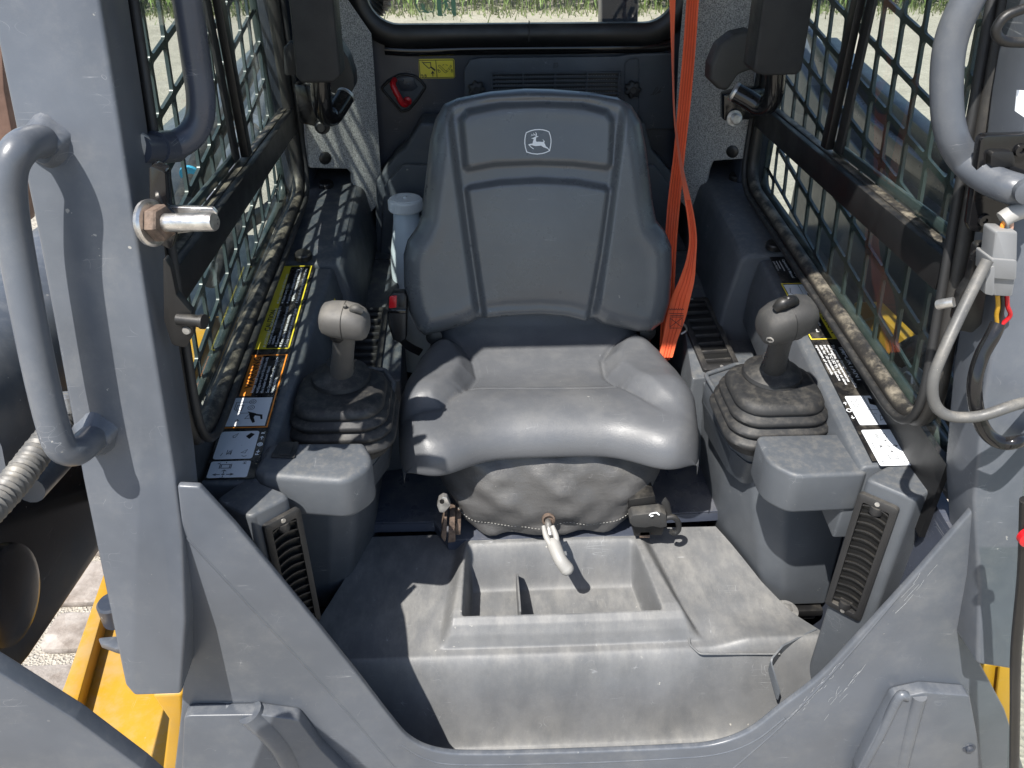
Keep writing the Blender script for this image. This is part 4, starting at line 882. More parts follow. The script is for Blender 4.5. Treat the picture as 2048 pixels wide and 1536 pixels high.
def cushion():
    nu, nv = 150, 130; s = np.linspace(-1, 1, nu); cx = .008
    prof = np.array([(1.425, .505), (1.405, .472), (1.37, .452), (1.31, .446), (1.25, .450), (1.20, .459), (1.165, .4635), (1.13, .4605), (1.105, .449), (1.088, .432), (1.080, .412), (1.082, .394), (1.10, .388)])
    pr = resample(catmull([A(a, b, 0) for a, b in prof], 8), nv)
    X = np.zeros((nu, nv, 3))
    for j in range(nv):
        y, z = pr[j, 0], pr[j, 1]
        hw = np.interp(y, [1.07, 1.12, 1.18, 1.26, 1.33, 1.38, 1.43], [.250, .262, .268, .262, .245, .222, .205])
        frontness = float(sstep(np.array(1.20-y), 0, .10)); rear = float(sstep(np.array(y), 1.33, 1.40))
        for i in range(nu):
            u = s[i]; ex = abs(u); lobe = math.exp(-((ex-.78)/.26)**2)
            # lobes reach forward and down, centre is cut back
            yy = y-.038*lobe*frontness+.004*(1-lobe)*frontness
            e = max(0, (ex-.80)/.20); rnd = 1-math.sqrt(max(0, 1-min(1, e)**2))
            drop = .060*rnd
            x = cx+hw*u
            zz = z-drop*(1 if z > .42 else max(0, (z-.388)/.034))
            X[i, j] = (x, yy, zz)
    # bolsters and creases as relief
    P = X[:, :, :2].reshape(-1, 2); Z = X[:, :, 2].reshape(-1)
    bl = [W(*q, z=.455)[:2] for q in ((835, 640), (925, 690), (946, 716), (953, 742), (935, 772), (905, 800), (884, 824), (790, 835), (740, 700))]
    br = [W(*q, z=.455)[:2] for q in ((1300, 640), (1222, 690), (1205, 712), (1212, 742), (1250, 778), (1300, 812), (1352, 842), (1440, 850), (1450, 660))]
    for b_ in (bl, br):
        d = polydist(P, b_); rear = sstep(P[:, 1], 1.10, 1.20)*(1-.75*sstep(P[:, 1], 1.355, 1.40))
        Z += .027*sstep(d, -.003, .034)*rear*sstep(np.abs(P[:, 0]-cx), .02, .1) - .0065*np.exp(-(d/.005)**2)*rear
    tr = np.array([W(*q, z=.452)[:2] for q in ((925, 784), (960, 779), (1100, 781), (1200, 780), (1250, 776))])
    yc = np.interp(P[:, 0], tr[:, 0], tr[:, 1]); inside = sstep(P[:, 0], -.17, -.13)*(1-sstep(P[:, 0], .13, .17)); dy = P[:, 1]-yc
    Z += inside*(-.0045*np.exp(-(dy/.004)**2)-.007*sstep(dy, 0, .02)*(1-sstep(dy, .06, .14)))
    X[:, :, 2] = Z.reshape(nu, nv)
    grid('cushion', X, 'vinyl', seat, 80)
    # piping, pan and hinges
    sweep('cushion_piping', [X[i, nv-2]+A(0, .002, -.001) for i in range(0, nu, 3)], .0022, 'vinyl', seat, n=8)
    box('seat_pan', (.008, 1.27, .375), (.40, .30, .03), 'black', seat, bev=.01)
    # hinge brackets between cushion and back
    for x in (-.200, .222): box('hinge_bracket', (x, 1.40, .47), (.018, .05, .10), 'black', seat, bev=.006); lathe('pivot', [(.016, 0), (.016, .004), (.008, .006)], A(x, 1.375, .475), (0, -1, .2), 'black', seat, n=20)
cushion()
def boot():
    rings = []; n = 96
    for z, hx, yf, cx in ((.392, .205, 1.118, .008), (.372, .212, 1.104, .010), (.350, .212, 1.092, .012), (.325, .209, 1.083, .014), (.300, .204, 1.077, .015), (.275, .196, 1.075, .014), (.252, .186, 1.080, .012), (.240, .180, 1.083, .012), (.224, .172, 1.086, .012), (.216, .165, 1.090, .012)):
        pts = resample([A(x, y, 0) for x, y in rrect(cx, (yf+1.36)/2, hx, (1.36-yf)/2, .05, 8)]+[A(cx+hx, (yf+1.36)/2+(1.36-yf)/2-.05, 0)], n+1)[:n]; ring = []
        for k, p in enumerate(pts):
            front = max(0, (1.20-p[1])/.1); kk = .0045*math.sin(p[0]*38+z*60)*math.sin(z*70+1)+.004*math.sin((p[0]+z*.9)*55)+.003*math.sin(p[0]*90-z*110)
            sag = .006*math.cos(p[0]*7)
            corner = .030*max(0, (abs(p[0]-cx)-.10)/.10)**1.5*front      # corners pulled back and up
            ring.append(A(p[0], p[1]+kk*min(1, front*2)+corner-.004*front*math.cos(p[0]*12), z+(corner*.9 if z < .30 else corner*.3)))
        rings.append(ring)
    fine = []
    for k in range(n):
        col = catmull([r[k] for r in rings], 3); fine.append(col)
    fine = [[fine[k][j] for k in range(n)] for j in range(len(fine[0]))]
    bo = loft('suspension_boot', fine, 'vinyl_boot', seat, smooth=80)
    ix = [k for k in range(n) if fine[20][k][1] < 1.13]; ix.sort(key=lambda k: fine[20][k][0])
    line = resample([fine[20][k]+A(0, -.0012, .0004) for k in ix], 130)
    vs = []; fs = []
    for a, b in zip(line[:-1:2], line[1::2]):
        d, u, v = axes(b-a); o = len(vs)
        for p in (a, b):
            for q, w_ in ((-1, -1), (1, -1), (1, 1), (-1, 1)): vs.append(p+(u*q+v*w_)*.00045)
        fs += [(o, o+1, o+5, o+4), (o+1, o+2, o+6, o+5), (o+2, o+3, o+7, o+6), (o+3, o, o+4, o+7), (o, o+3, o+2, o+1), (o+4, o+5, o+6, o+7)]
    raw('stitching', vs, fs, 'lever_grey', bo, 0)
boot()
def seat_hardware():
    # rusty slide rail at the left front corner
    yb = 1.085
    def rb(pts, y, dep, m='rust'): return prism('slide_rail', WL(pts, y=y), (0, dep, 0), m, seat, bev=.0012)
    rb([(877, 1000), (886, 994), (894, 996), (901, 1012), (888, 1026), (879, 1025), (874, 1012)], 1.062, .012, 'zinc')
    lathe('rail_bolt', [(.004, 0), (.004, .003)], W(884, 1002, y=1.060), (0, -1, 0), 'black', seat, n=12)
    rb([(888, 1036), (894, 1036), (893, 1072), (890, 1085), (882, 1074)], 1.068, .05)
    rb([(899, 1042), (910, 1044), (911, 1084), (896, 1086)], 1.064, .05)
    rb([(911, 1047), (922, 1049), (921, 1070), (911, 1070)], 1.072, .05)
    rb([(897, 1060), (909, 1060), (909, 1070), (897, 1070)], 1.058, .01)
    # weight lever with printed mark at the right front corner
    c = WL([(1259, 1038), (1266, 1031), (1322, 1025), (1333, 1030), (1334, 1054), (1320, 1056), (1306, 1053), (1290, 1056), (1268, 1054), (1260, 1047)], y=1.052)
    lv = prism('slide_lever', fillet(c, .002), (0, .022, .002), 'grip_dark', seat, bev=.003, seg=2)
    tube('lever_loop', WL([(1330, 1036), (1346, 1034), (1356, 1044), (1357, 1058), (1350, 1066), (1342, 1063)], y=1.060), .0052, 'rubber', seat, n=12)
    fr = Frame(W(1298, 1031, y=1.051)+A(0, 0, .001), (1, .0, .08), (0, .5, 1)); strokes('printed_mark', fr, [[(0, 0), (.003, .003), (.013, .004), (.018, -.001)], [(.002, -.002), (.007, -.001)]], .0022, .0022, 'ink_white', lv)
    for pts, m in (([(1268, 1054), (1330, 1052), (1324, 1070), (1268, 1072)], 'black'), ([(1280, 1064), (1300, 1064), (1300, 1076), (1279, 1076)], 'rust'), ([(1258, 1000), (1310, 992), (1312, 1012), (1300, 1022), (1258, 1030)], 'black')):
        prism('slide_rail', WL(pts, y=1.075), (0, .05, 0), m, seat, bev=.001)
    prism('lever_fin', WL([(1322, 1006), (1328, 996), (1336, 1008), (1342, 1034), (1332, 1030)], y=1.085), (.004, .004, 0), 'grip_dark', seat, bev=.001)
    # fore-and-aft handle: forked grey grip on a zinc stub
    p = [W(1096, 1040, y=1.070), W(1099, 1060, y=1.050), W(1108, 1090, y=1.020), W(1120, 1118, y=.995), W(1134, 1138, y=.985)]
    lathe('handle_bush', [(.012, -.004), (.012, .002), (.009, .003), (.0085, -.003)], W(1097, 1039, y=1.068), (0, -1, .2), 'rust', seat, n=24)
    tube('handle_stub', [W(1096, 1038, y=1.078), W(1097, 1052, y=1.052), W(1101, 1072, y=1.034)], .0062, 'zinc', seat, n=10)
    h = tube('handle_grip', [p[2]+(p[1]-p[2])*.15, p[2], p[3], p[4]], [.0115, .0125, .0115, .0125], 'lever_grey', seat, n=16)
    d = nrm(p[4]-p[3]); lathe('handle_tip', [(.0125, 0), (.0118, .004), (.009, .008), (.004, .0105)], p[4], d, 'lever_grey', seat, n=16)
    for s_ in (-1, 1): tube('handle_fork', [W(1096+s_*9, 1052, y=1.046), W(1102+s_*10, 1072, y=1.030), W(1108+s_*5, 1092, y=1.016)], [.0036, .0052, .006], 'lever_grey', seat, n=10)
seat_hardware()

# ================================================================== seat deck and floor mat
deck = thing('seat_deck', 'dark painted steel deck with folded front edge under the seat', 'deck', (0, 1.4, .10))
dk = WL([(700, 1046), (868, 1043), (896, 1080), (1272, 1070), (1312, 1028), (1470, 1020)], z=.2)
dk = dk+[A(.40, 1.80, .2), A(-.40, 1.80, .2)]
prism('deck_plate', dk, (0, 0, -.004), 'paint_navy_and_shade', deck, bev=.0012)
for a, b in zip(dk[:5], dk[1:6]): prism('deck_lip', [a+A(0, 0, -.0045), b+A(0, 0, -.0045), b+A(0, -.001, -.024), a+A(0, -.001, -.024)], (0, .003, 0), 'paint_navy_and_shade', deck)
box('deck_riser', (0, 1.45, .09), (.66, .5, .16), 'paint_dark', deck)

def floor_mat():
    nx, ny = 420, 240
    y = np.linspace(.745, 1.135, ny); S_, Y = np.meshgrid(np.linspace(0, 1, nx), y, indexing='ij')
    xl = np.interp(Y, [.745, .90, .95, 1.03, 1.135], [-.42, -.415, -.40, -.366, -.326]); xr = np.interp(Y, [.745, .86, .93, 1.0, 1.135], [.50, .465, .425, .388, .338]); X = xl+(xr-xl)*S_
    side = .150*sstep(Y, .795, .875)+.026*sstep(Y, .86, 1.12)
    cent = .198*sstep(Y, .800, .925)*(.80+.20*sstep(Y, .85, .925))
    # straighter riser for the centre
    cent = np.interp(Y, [.74, .795, .81, .83, .895, .905, .915, .93, 1.2], [0, 0, .006, .030, .172, .186, .193, .1965, .1985])
    lx = np.interp(Y, [.75, .88, .95, 1.09], [-.205, -.192, -.184, -.166]); rx = np.interp(Y, [.75, .88, .95, 1.09], [.275, .245, .222, .190])
    mk = sstep(X, lx-.004, lx+.024)*(1-sstep(X, rx-.014, rx+.016))
    Zs = side*(1-mk)+np.maximum(cent, side)*mk
    # right side swells a little at the front corner
    Zs += .02*sstep(X, .26, .33)*sstep(Y, .80, .86)*(1-sstep(Y, .86, .95))
    # bin
    bl = np.interp(Y, [.92, 1.09], [-.151, -.144]); br = np.interp(Y, [.92, 1.09], [.188, .168])
    m = sstep(X, bl-.002, bl+.012)*(1-sstep(X, br-.012, br+.002))*sstep(Y, .9175, .929)*(1-sstep(Y, 1.035, 1.088))
    Zs = Zs-m*.078
    Zs += .0015*np.sin(X*9+1)*np.cos(Y*11)
    o = grid('floor_mat', np.stack([X, Y, Zs], -1), 'mat_grey', None, 70, thick=(0, 0, -.006))
    return o
fmat = thing('floor_mat', 'scuffed grey moulded floor mat with a storage bin before the seat', 'floor mat', (0, .95, -.005))
o = floor_mat(); o.name = 'mat_surface'; o.data.transform(Matrix.Translation((0, -.95, .005))); o.parent = fmat
q = WL([(1036, 1134), (1040, 1220)], z=.165)
prism('bin_divider', [A(-.054, 1.062, .119), A(-.054, .930, .119), A(-.054, .930, .187), A(-.054, .945, .188), A(-.054, 1.035, .170), A(-.054, 1.06, .135)], (.0035, 0, 0), 'mat_grey', fmat, bev=.001)
tube('mat_bead', fillet(WL([(1372, 1230), (1380, 1290), (1400, 1308), (1560, 1308)], z=.155), .01, closed=False), .0018, 'mat_grey', fmat, res=0, n=8)
# little tray walls at the right front corner
def wall_strip(pts, h, th=.003):
    X = np.array([[p, p+A(0, 0, h)] for p in pts]); d = pts[-1]-pts[0]; grid('tray_wall', X, 'plastic', fmat, 30, thick=nrm(A(-d[1], d[0], 0))*th)
wall_strip(fillet([W(1556, 1400, z=.10), W(1538, 1338, z=.135), W(1562, 1310, z=.145), W(1628, 1276, z=.15)], .012, closed=False), .022)
wall_strip([W(1628, 1276, z=.15), W(1660, 1300, z=.13)], .02)
prism('kick_strip', fillet(WL([(1590, 1470), (1600, 1440), (1665, 1330), (1688, 1306), (1696, 1312), (1640, 1402), (1590, 1490)], y=.79), .004), (0, .006, 0), 'plastic', fmat, bev=.002)
for s, c in ((1, W(1572, 1222, z=.14)), (-1, W(652, 1262, z=.10))):
    t = thing('floor_bolt', 'dirty hex bolt with large washer at the %s edge of the floor mat' % ('right' if s > 0 else 'left'), 'bolt', c)
    lathe('washer', [(.021, -.002), (.021, .003), (.012, .004)], c, (0, -.1, 1), 'zinc' if s > 0 else 'black', t)
    lathe('bolt_head', [(.0095, .004), (.0095, .011), (.007, .0125)], c, (0, -.1, 1), 'zinc' if s > 0 else 'black', t, n=6)

# ================================================================== joystick pods
def pod(s):
    if s > 0:
        lab = 'grey armrest pod under the right joystick'; T = .520
        pad = WL([(1512, 870), (1694, 866), (1742, 936), (1730, 946), (1592, 952), (1536, 925)], z=T)
        tray = WL([(1410, 752), (1470, 732), (1640, 720), (1690, 850), (1700, 868), (1508, 880), (1470, 850)], z=.482); pr = [.012, .008, .012, .012, .03, .05]
        inner = (1545, 800)
    else:
        lab = 'grey armrest pod with black square button under the left joystick'; T = .545
        pad = WL([(538, 884), (728, 882), (752, 925), (690, 962), (526, 950), (506, 938)], z=T)
        tray = WL([(600, 735), (770, 742), (788, 770), (775, 840), (735, 890), (545, 890), (560, 845)], z=.478); pr = [.012, .012, .05, .03, .012, .012]
    t = thing('armrest_pod', lab, 'armrest', (s*.39, 1.08, .35), 'joystick armrest pods')
    prism('armrest_pad', fillet(pad, pr, 6), (0, .0, -.072), 'plastic', t, bev=.012, seg=4)
    P = fillet(tray, .015, 4)
    prism('tray', P, (0, .006, -.06), 'plastic', t, bev=.004, seg=2)
    sweep('tray_lip', [p+A(0, 0, .0025) for p in P], .0045, 'plastic', t, closed=True, n=8)
    # tapering underside
    c = sum(P)/len(P); loft('pod_underside', [[p+A(0, 0, -.050) for p in P], [c+(p-c)*.86+A(0, .02, -.12) for p in P]], 'plastic_deep', t)
    if s < 0:
        f = Frame(W(570, 902, z=T+.0002), W(592, 884, z=T)-W(560, 916, z=T), (-1, .2, 0)); c = W(570, 901, z=T)
        q = [W(*p, z=T+.0012) for p in ((558, 886), (598, 885), (590, 917), (541, 916))]; prism('push_button', fillet(q, .003), (0, 0, .0022), 'vent_black', t, bev=.001)
        q = [W(*p, z=T+.0036) for p in ((565, 889), (590, 889), (580, 911), (557, 911))]; prism('push_button', fillet(q, .003), (0, 0, .0018), 'vent_black', t, bev=.001)
    return t
pod(-1); pod(1)

def joystick(s):
    if s < 0: c = W(681, 775, z=.553); lab = 'left joystick with sunlit grey grip on a black rubber gaiter'; zt = .553
    else: c = W(1549, 765, z=.556); lab = 'right joystick with grey grip on a black rubber gaiter, beside the belt'; zt = .556
    t = thing('joystick', lab, 'joystick', (c[0], c[1], .43), 'joysticks beside the seat')
    def sq(h, z, cx=c[0], cy=c[1], r=.043): return [A(x, y, z) for x, y in rrect(cx, cy, h, h*.98, r, 6)]
    prof = [(.060, zt), (.067, zt-.003), (.071, zt-.012), (.0705, zt-.016), (.068, zt-.018), (.0685, zt-.020), (.076, zt-.024), (.0775, zt-.029), (.076, zt-.033), (.072, zt-.035), (.073, zt-.037), (.081, zt-.041), (.0825, zt-.046), (.081, zt-.050), (.077, zt-.052), (.078, zt-.054), (.0855, zt-.058), (.087, zt-.063), (.085, zt-.068), (.078, zt-.071), (.076, zt-.085)]
    loft('rubber_gaiter', [sq(h, z, c[0], c[1]-.10*(zt-z)) for h, z in prof], 'rubber', t, smooth=50)
    if s < 0: b = W(683, 757, z=zt); hd = W(690, 642, z=.705)
    else: b = W(1543, 750, z=zt); hd = W(1573, 640, z=.702)
    lathe('collar', [(.046, -.002), (.048, .003), (.046, .009), (.038, .014), (.029, .018), (.024, .024), (.0205, .034)], b, (0, -.05, 1), 'rubber', t, n=40)
    ax = nrm(hd-b)
    pts = [b+A(0, 0, .004), b+ax*.045, b+ax*.09, hd-ax*.016]
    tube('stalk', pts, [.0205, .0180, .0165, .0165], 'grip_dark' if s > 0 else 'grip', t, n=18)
    # head: rounded block, lofted along the sideways axis so it reads as a moulded grip
    ex = nrm(A(1, -.12, -.10) if s < 0 else A(1, .18, .22)); ez = nrm(A(0, -.32, 1)-ex*np.dot(ex, (0, -.32, 1))); ey = np.cross(ez, ex); rings = []
    for u, a, hh, dz in ((-.0435, .010, .012, .000), (-.0425, .020, .021, .0), (-.038, .026, .027, .0005), (-.024, .030, .0315, .001), (0, .0315, .0335, .0015), (.020, .0305, .032, .000), (.034, .027, .027, -.003), (.0405, .021, .019, -.006), (.043, .011, .010, -.008)):
        hs_ = .80 if s < 0 else .94; a *= hs_; hh *= hs_; dz *= hs_; u = u*hs_*(1 if s < 0 else -1); ring = []
        for k in range(28):
            t_ = 2*math.pi*k/28; ct, st = math.cos(t_), math.sin(t_); p_ = 2.7
            ring.append(hd+ex*u+ey*(a*math.copysign(abs(ct)**(2/p_), ct))+ez*(dz+hh*math.copysign(abs(st)**(2/p_), st)*(1 if st > 0 else .92)))
        rings.append(ring)
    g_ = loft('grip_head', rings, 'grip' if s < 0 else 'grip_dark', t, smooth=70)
    # parting line, trigger, thumb controls
    o = 4; path = [rings[o][k]+(rings[o][k]-hd)*.006 for k in range(28)]; sweep('parting_line', path, .0005, 'black', g_, closed=True, n=6)
    tube('trigger', [hd-ax*.030+ex*(-.006 if s < 0 else .014)+A(0, -.018, .012), hd-ax*.042+ex*(-.006 if s < 0 else .014)+A(0, -.020, .010), hd-ax*.052+ex*(-.006 if s < 0 else .012)+A(0, -.012, .006)], [.010, .0105, .006], 'black', t, n=12)
    if s > 0:
        lathe('side_button', [(.0055, -.002), (.0055, .0005), (.004, .001), (.004, -.001)], hd-ex*.036-ey*.022+ez*(-.004), -ex*.8-ey, 'zinc', t, n=16)
        tube('thumb_rocker', [hd+ez*.032-ex*.022, hd+ez*.040-ex*.012, hd+ez*.040+ex*.002, hd+ez*.034+ex*.010], [.006, .0095, .0085, .005], 'black', t, n=12)
        lathe('thumb_rocker', [(.004, 0), (.0035, .004), (.002, .005)], hd+ez*.046-ex*.004, ez, 'black', t, n=12)
    else:
        tube('thumb_rocker', [hd+ez*.024+ex*.012, hd+ez*.028+ex*.018, hd+ez*.024+ex*.027], [.006, .0065, .005], 'grip_dark', t, n=12)
        lathe('thumb_rocker', [(.003, 0), (.0025, .006), (.001, .007)], hd+ez*.0265+ex*.003, ez, 'grip_dark', t, n=10)
    for q in ((.012, .040), (.014, .065)): lathe('screw', [(.0028, 0), (.002, .001)], b+ax*q[1]+A((.0195 if s < 0 else -.0195), -.004, 0), (1 if s < 0 else -1, -.2, 0), 'black', t, n=10)
joystick(-1); joystick(1)

# ================================================================== belt, buckle, bottle
belt = thing('seat_belt', 'orange webbing seat belt hanging in two strands right of the seat', 'seat belt', W(1335, 700, y=1.40))
def yb(py): return np.interp(py, [-300, 0, 250, 480, 600, 720], [1.72, 1.66, 1.60, 1.52, 1.47, 1.44])
rows = [(-300, 1398, 1424), (-120, 1383, 1407), (0, 1373, 1398), (100, 1366, 1391), (200, 1357, 1382), (300, 1348, 1371), (400, 1336, 1361), (480, 1330, 1354), (560, 1326, 1350), (640, 1322, 1346), (720, 1318, 1340)]
ribbon('belt_strand', [W(a, p, y=yb(p)) for p, a, b in rows], [W(b, p, y=yb(p)) for p, a, b in rows], 'orange', belt)
for k in (.2, .4, .6, .8): sweep('woven_rib', catmull([W(a+(b-a)*k, p, y=yb(p)-.0012) for p, a, b in rows], 4), .0011, 'orange_rib', belt, n=6)
def yc(py): return np.interp(py, [-300, 0, 300, 480, 600, 720], [1.66, 1.60, 1.53, 1.455, 1.405, 1.36])
rows = [(-300, 1330, 1352, 0), (-100, 1337, 1352, 0), (0, 1340, 1351, 0), (60, 1342, 1349, .006), (150, 1345, 1348.5, .014), (230, 1348, 1351, .016), (300, 1355, 1360, .014), (350, 1362, 1370, .012), (400, 1370, 1382, .008), (440, 1376, 1390, .004), (480, 1379, 1394, .002), (520, 1373, 1392, .0), (560, 1359, 1389, 0), (600, 1342, 1380, 0), (640, 1333, 1370, 0), (680, 1326, 1355, 0), (715, 1318, 1345, 0)]
ribbon('belt_strand', [W(a, p, y=yc(p)) for p, a, b, d in rows], [W(b, p, y=yc(p)+d) for p, a, b, d in rows], 'orange', belt)
for k in (.3, .5, .7): sweep('woven_rib', catmull([W(a+(b-a)*k, p, y=yc(p)+d*k-.0010) for p, a, b, d in rows if p >= 400], 4), .0009, 'orange_rib', belt, n=6)
fr = Frame(W(1352, 640, y=1.3895-.0035), W(1370, 640, y=yc(640))-W(1333, 640, y=yc(640)), W(1360, 600, y=yc(600))-W(1350, 640, y=yc(640)))
zz = [(-.016+.0022*i, .020+(.0025 if i % 2 else 0)) for i in range(15)]
strokes('belt_stitching', fr, [zz, [(-.014, .013), (.014, .013)], [(-.012, .006), (.015, .006)], [(-.012, .009), (.015, .009)], [(-.012, .004), (.012, -.014)], [(.012, .004), (-.012, -.014)], [(-.013, -.016), (.012, -.016)], [(-.012, .004), (-.012, -.014)], [(.012, .004), (.012, -.014)]], .0010, .0006, 'ink', belt)
tube('anchor_loop', WL([(1338, 640), (1366, 648), (1373, 660), (1362, 668)], y=1.42), .0025, 'zinc', belt, n=8)

bk = thing('belt_buckle', 'black seat belt buckle with red button left of the seat', 'buckle', W(795, 690, y=1.36))
BP = plane((0, 1.345, .5), (0, 1, -.25))
prism('buckle_body', fillet(WL([(776, 598), (786, 585), (808, 585), (814, 594), (812, 680), (800, 687), (786, 680), (776, 650)], pl=BP), .004), (0, .030, -.006), 'black', bk, bev=.005, seg=3)
prism('release_button', fillet(WL([(779, 592), (794, 590), (793, 615), (778, 616)], pl=BP), .002), (0, -.003, .0008), 'red', bk, bev=.0012)
prism('buckle_face', WL([(776, 618), (812, 618), (811, 627), (776, 625)], pl=BP), (0, -.0035, .001), 'black_gloss', bk, bev=.001)
prism('buckle_slot', WL([(797, 590), (809, 592), (809, 614), (797, 615)], pl=BP), (0, -.001, .0003), 'ink', bk, bev=.0005)
ribbon('buckle_strap', [W(798, 684, y=1.372), W(815, 700, y=1.38), W(838, 712, y=1.39)], [W(806, 676, y=1.37), W(826, 690, y=1.38), W(846, 700, y=1.39)], 'black', bk, t=.003)

cb = W(810, 397, z=.655); bt = thing('storage_bottle', 'tall white translucent bottle with ribbed cap beside the backrest', 'bottle', (cb[0], cb[1], .24))
lathe('bottle_body', [(.002, -.415), (.040, -.415), (.043, -.405), (.043, -.16), (.040, -.12), (.034, -.085), (.029, -.05), (.0275, -.028), (.0275, -.010)], cb, (0, 0, 1), 'bottle', bt, n=40)
lathe('cap', [(.0355, -.024), (.0362, -.022), (.0362, -.003), (.034, .0), (.030, .0005), (.030, .002), (.018, .0025), (.017, .0015)], cb, (0, 0, 1), 'cap_white', bt, n=48)
for k in range(56):
    a = 2*math.pi*k/56
    if math.sin(a) < .35: box('cap_rib', cb+A(.0363*math.cos(a), .0363*math.sin(a), -.0125), (.0016, .0016, .018), 'cap_white', bt, rot=Matrix.Rotation(a, 3, 'Z'))
lathe('cap_vent', [(.004, .001), (.004, .004), (.002, .0045)], cb, (0, 0, 1), 'cap_white', bt, n=16)

# ================================================================== grab handles, striker, latches on the front posts
def yfp(px, py, off=0): return W(px, py, pl=(FP[0], FP[1]+off))
gh = thing('grab_handle', 'blue grey tubular grab handle welded outside the left door post', 'handle', yfp(190, 870), 'grab handles at the doorway')
path = [yfp(92, 282, .0), yfp(66, 284, -.030), yfp(38, 300, -.052), yfp(18, 345, -.06), yfp(22, 430, -.06), yfp(44, 560, -.06), yfp(75, 720, -.06), yfp(103, 840, -.06), yfp(122, 893, -.058), yfp(150, 903, -.046), yfp(175, 885, -.022), yfp(192, 868, .0)]
tube('bent_tube', path, .0162, 'paint', gh, n=20)
for p, s_ in ((path[0], 1), (path[-1], 1)):
    ring = [];
    for i, (r, h) in enumerate(((.025, .001), (.022, -.004), (.0185, -.010), (.0165, -.013))):
        ring.append([p+A(math.cos(a)*r*(1+.10*math.sin(5*a+i)), h+.245*math.sin(a)*r, math.sin(a)*r*(1+.08*math.cos(4*a))) for a in np.linspace(0, 2*math.pi, 25)[:-1]])
    loft('weld_bead', ring, 'paint', gh)
gi = thing('grab_handle', 'tubular grab handle with shade painted on inside the left window, above the striker bolt', 'handle', W(275, 296, y=.90), 'grab handles at the doorway')
pth = [W(330, -380, y=.99), W(352, -160, y=.985), W(375, 0, y=.98), W(392, 120, y=.975), W(402, 200, y=.97), W(396, 248, y=.965), W(370, 280, y=.955), W(330, 294, y=.935), W(276, 298, y=.885)]
tube('bent_tube', pth, .0162, 'paint_navy_and_shade', gi, n=20)  # darker than the other handles: shade under the roof put into the colour
lathe('rubber_sleeve', [(.0182, -.02), (.0182, .02)], pth[-2], pth[-2]-pth[-1], 'paint_navy_and_shade', gi, n=20)
lathe('weld_cap', [(.018, -.004), (.017, .002), (.010, .005), (.003, .006)], pth[-1], (.5, -1, 0), 'lever_grey', gi, n=18)
gr = thing('grab_handle', 'sunlit blue grey tubular grab handle above the grey plug at the right post', 'handle', W(2046, 384, y=.85), 'grab handles at the doorway')
pth = [W(2120, -350, y=.87), W(2005, -120, y=.87), W(1935, 0, y=.87), W(1900, 90, y=.87), W(1893, 190, y=.865), W(1903, 270, y=.86), W(1935, 325, y=.855), W(1985, 362, y=.815), W(2050, 384, y=.790), W(2085, 388, y=.85)]
tube('bent_tube', pth, .0165, 'paint', gr, n=20)
lathe('weld_cap', [(.014, -.004), (.012, .004), (.006, .006)], W(2056, 384, y=.765), (-.4, -1, 0), 'paint', gr, n=18)

st = thing('door_striker', 'rusty hex nut and bright striker stud on the left post', 'striker', W(310, 480, y=.83))
SY = .800
prism('striker_plate', WL([(312, 412), (425, 416), (434, 426), (428, 458), (340, 470), (318, 470)], y=SY+.030), (0, .006, 0), 'steel', st, bev=.001)
ax = nrm(W(430, 446, y=SY-.02)-W(312, 448, y=SY))
lathe('washer', [(.024, -.002), (.0245, .002), (.022, .004)], W(302, 446, y=SY), ax, 'steel', st, n=28)
lathe('hex_nut', [(.0175, .004), (.019, .006), (.019, .016), (.017, .018)], W(302, 446, y=SY), ax, 'rust', st, n=6, smooth=25)
lathe('stud', [(.0095, .016), (.0095, .074), (.0085, .076)], W(302, 446, y=SY), ax, 'steel', st, n=20)

lt = thing('window_latch', 'black latch bracket with pivot pin behind the left door post', 'latch', W(355, 690, y=.80))
prism('latch_plate', fillet(WL([(298, 330), (330, 345), (334, 420), (346, 430), (352, 468), (342, 500), (300, 480)], y=.822), .004), (0, .02, 0), 'black_gloss', lt, bev=.003)
prism('latch_arm', fillet(WL([(326, 512), (341, 536), (352, 590), (384, 628), (386, 668), (372, 696), (344, 690), (328, 640)], y=.800), .006), (0, .012, 0), 'black', lt, bev=.003)
lathe('pivot_pin', [(.007, -.012), (.007, .016), (.0085, .016), (.0085, .020)], W(376, 640, y=.798), nrm((1, -.25, 0)), 'black', lt, n=16); lathe('rivet', [(.005, 0), (.004, .002)], W(373, 661, y=.799), (0, -1, 0), 'zinc', lt, n=14)
lr = thing('window_latch', 'black latch bracket and hinge plates behind the cable at the right post', 'latch', W(1935, 665, y=.80))
prism('hinge_plate', fillet(WL([(1962, 280), (1972, 271), (2100, 268), (2110, 470), (1966, 466), (1942, 462), (1938, 450)], y=.822), .006), (0, .012, 0), 'black_gloss', lr, bev=.004)
prism('hinge_knuckle', fillet(WL([(1982, 310), (1990, 304), (2026, 304), (2030, 318), (2030, 334), (1982, 334)], y=.812), .004), (0, .012, 0), 'black', lr, bev=.004)
prism('latch_arm', fillet(WL([(1953, 488), (1995, 484), (1992, 540), (1975, 585), (1965, 650), (1945, 668), (1915, 662), (1908, 640), (1918, 590), (1938, 560)], y=.798), .006), (0, .012, 0), 'black', lr, bev=.003)
prism('latch_arm', fillet(WL([(1960, 560), (2010, 560), (2010, 650), (1965, 660)], y=.822), .006), (0, .012, 0), 'black', lr, bev=.003)
for q in ((1952, 510), (2041, 300), (1968, 440)): lathe('screw', [(.007, 0), (.0065, .003), (.003, .0032), (.003, .001)], W(*q, y=.797 if q[0] == 1952 else .821), (0, -1, 0), 'black_gloss', lr, n=16)
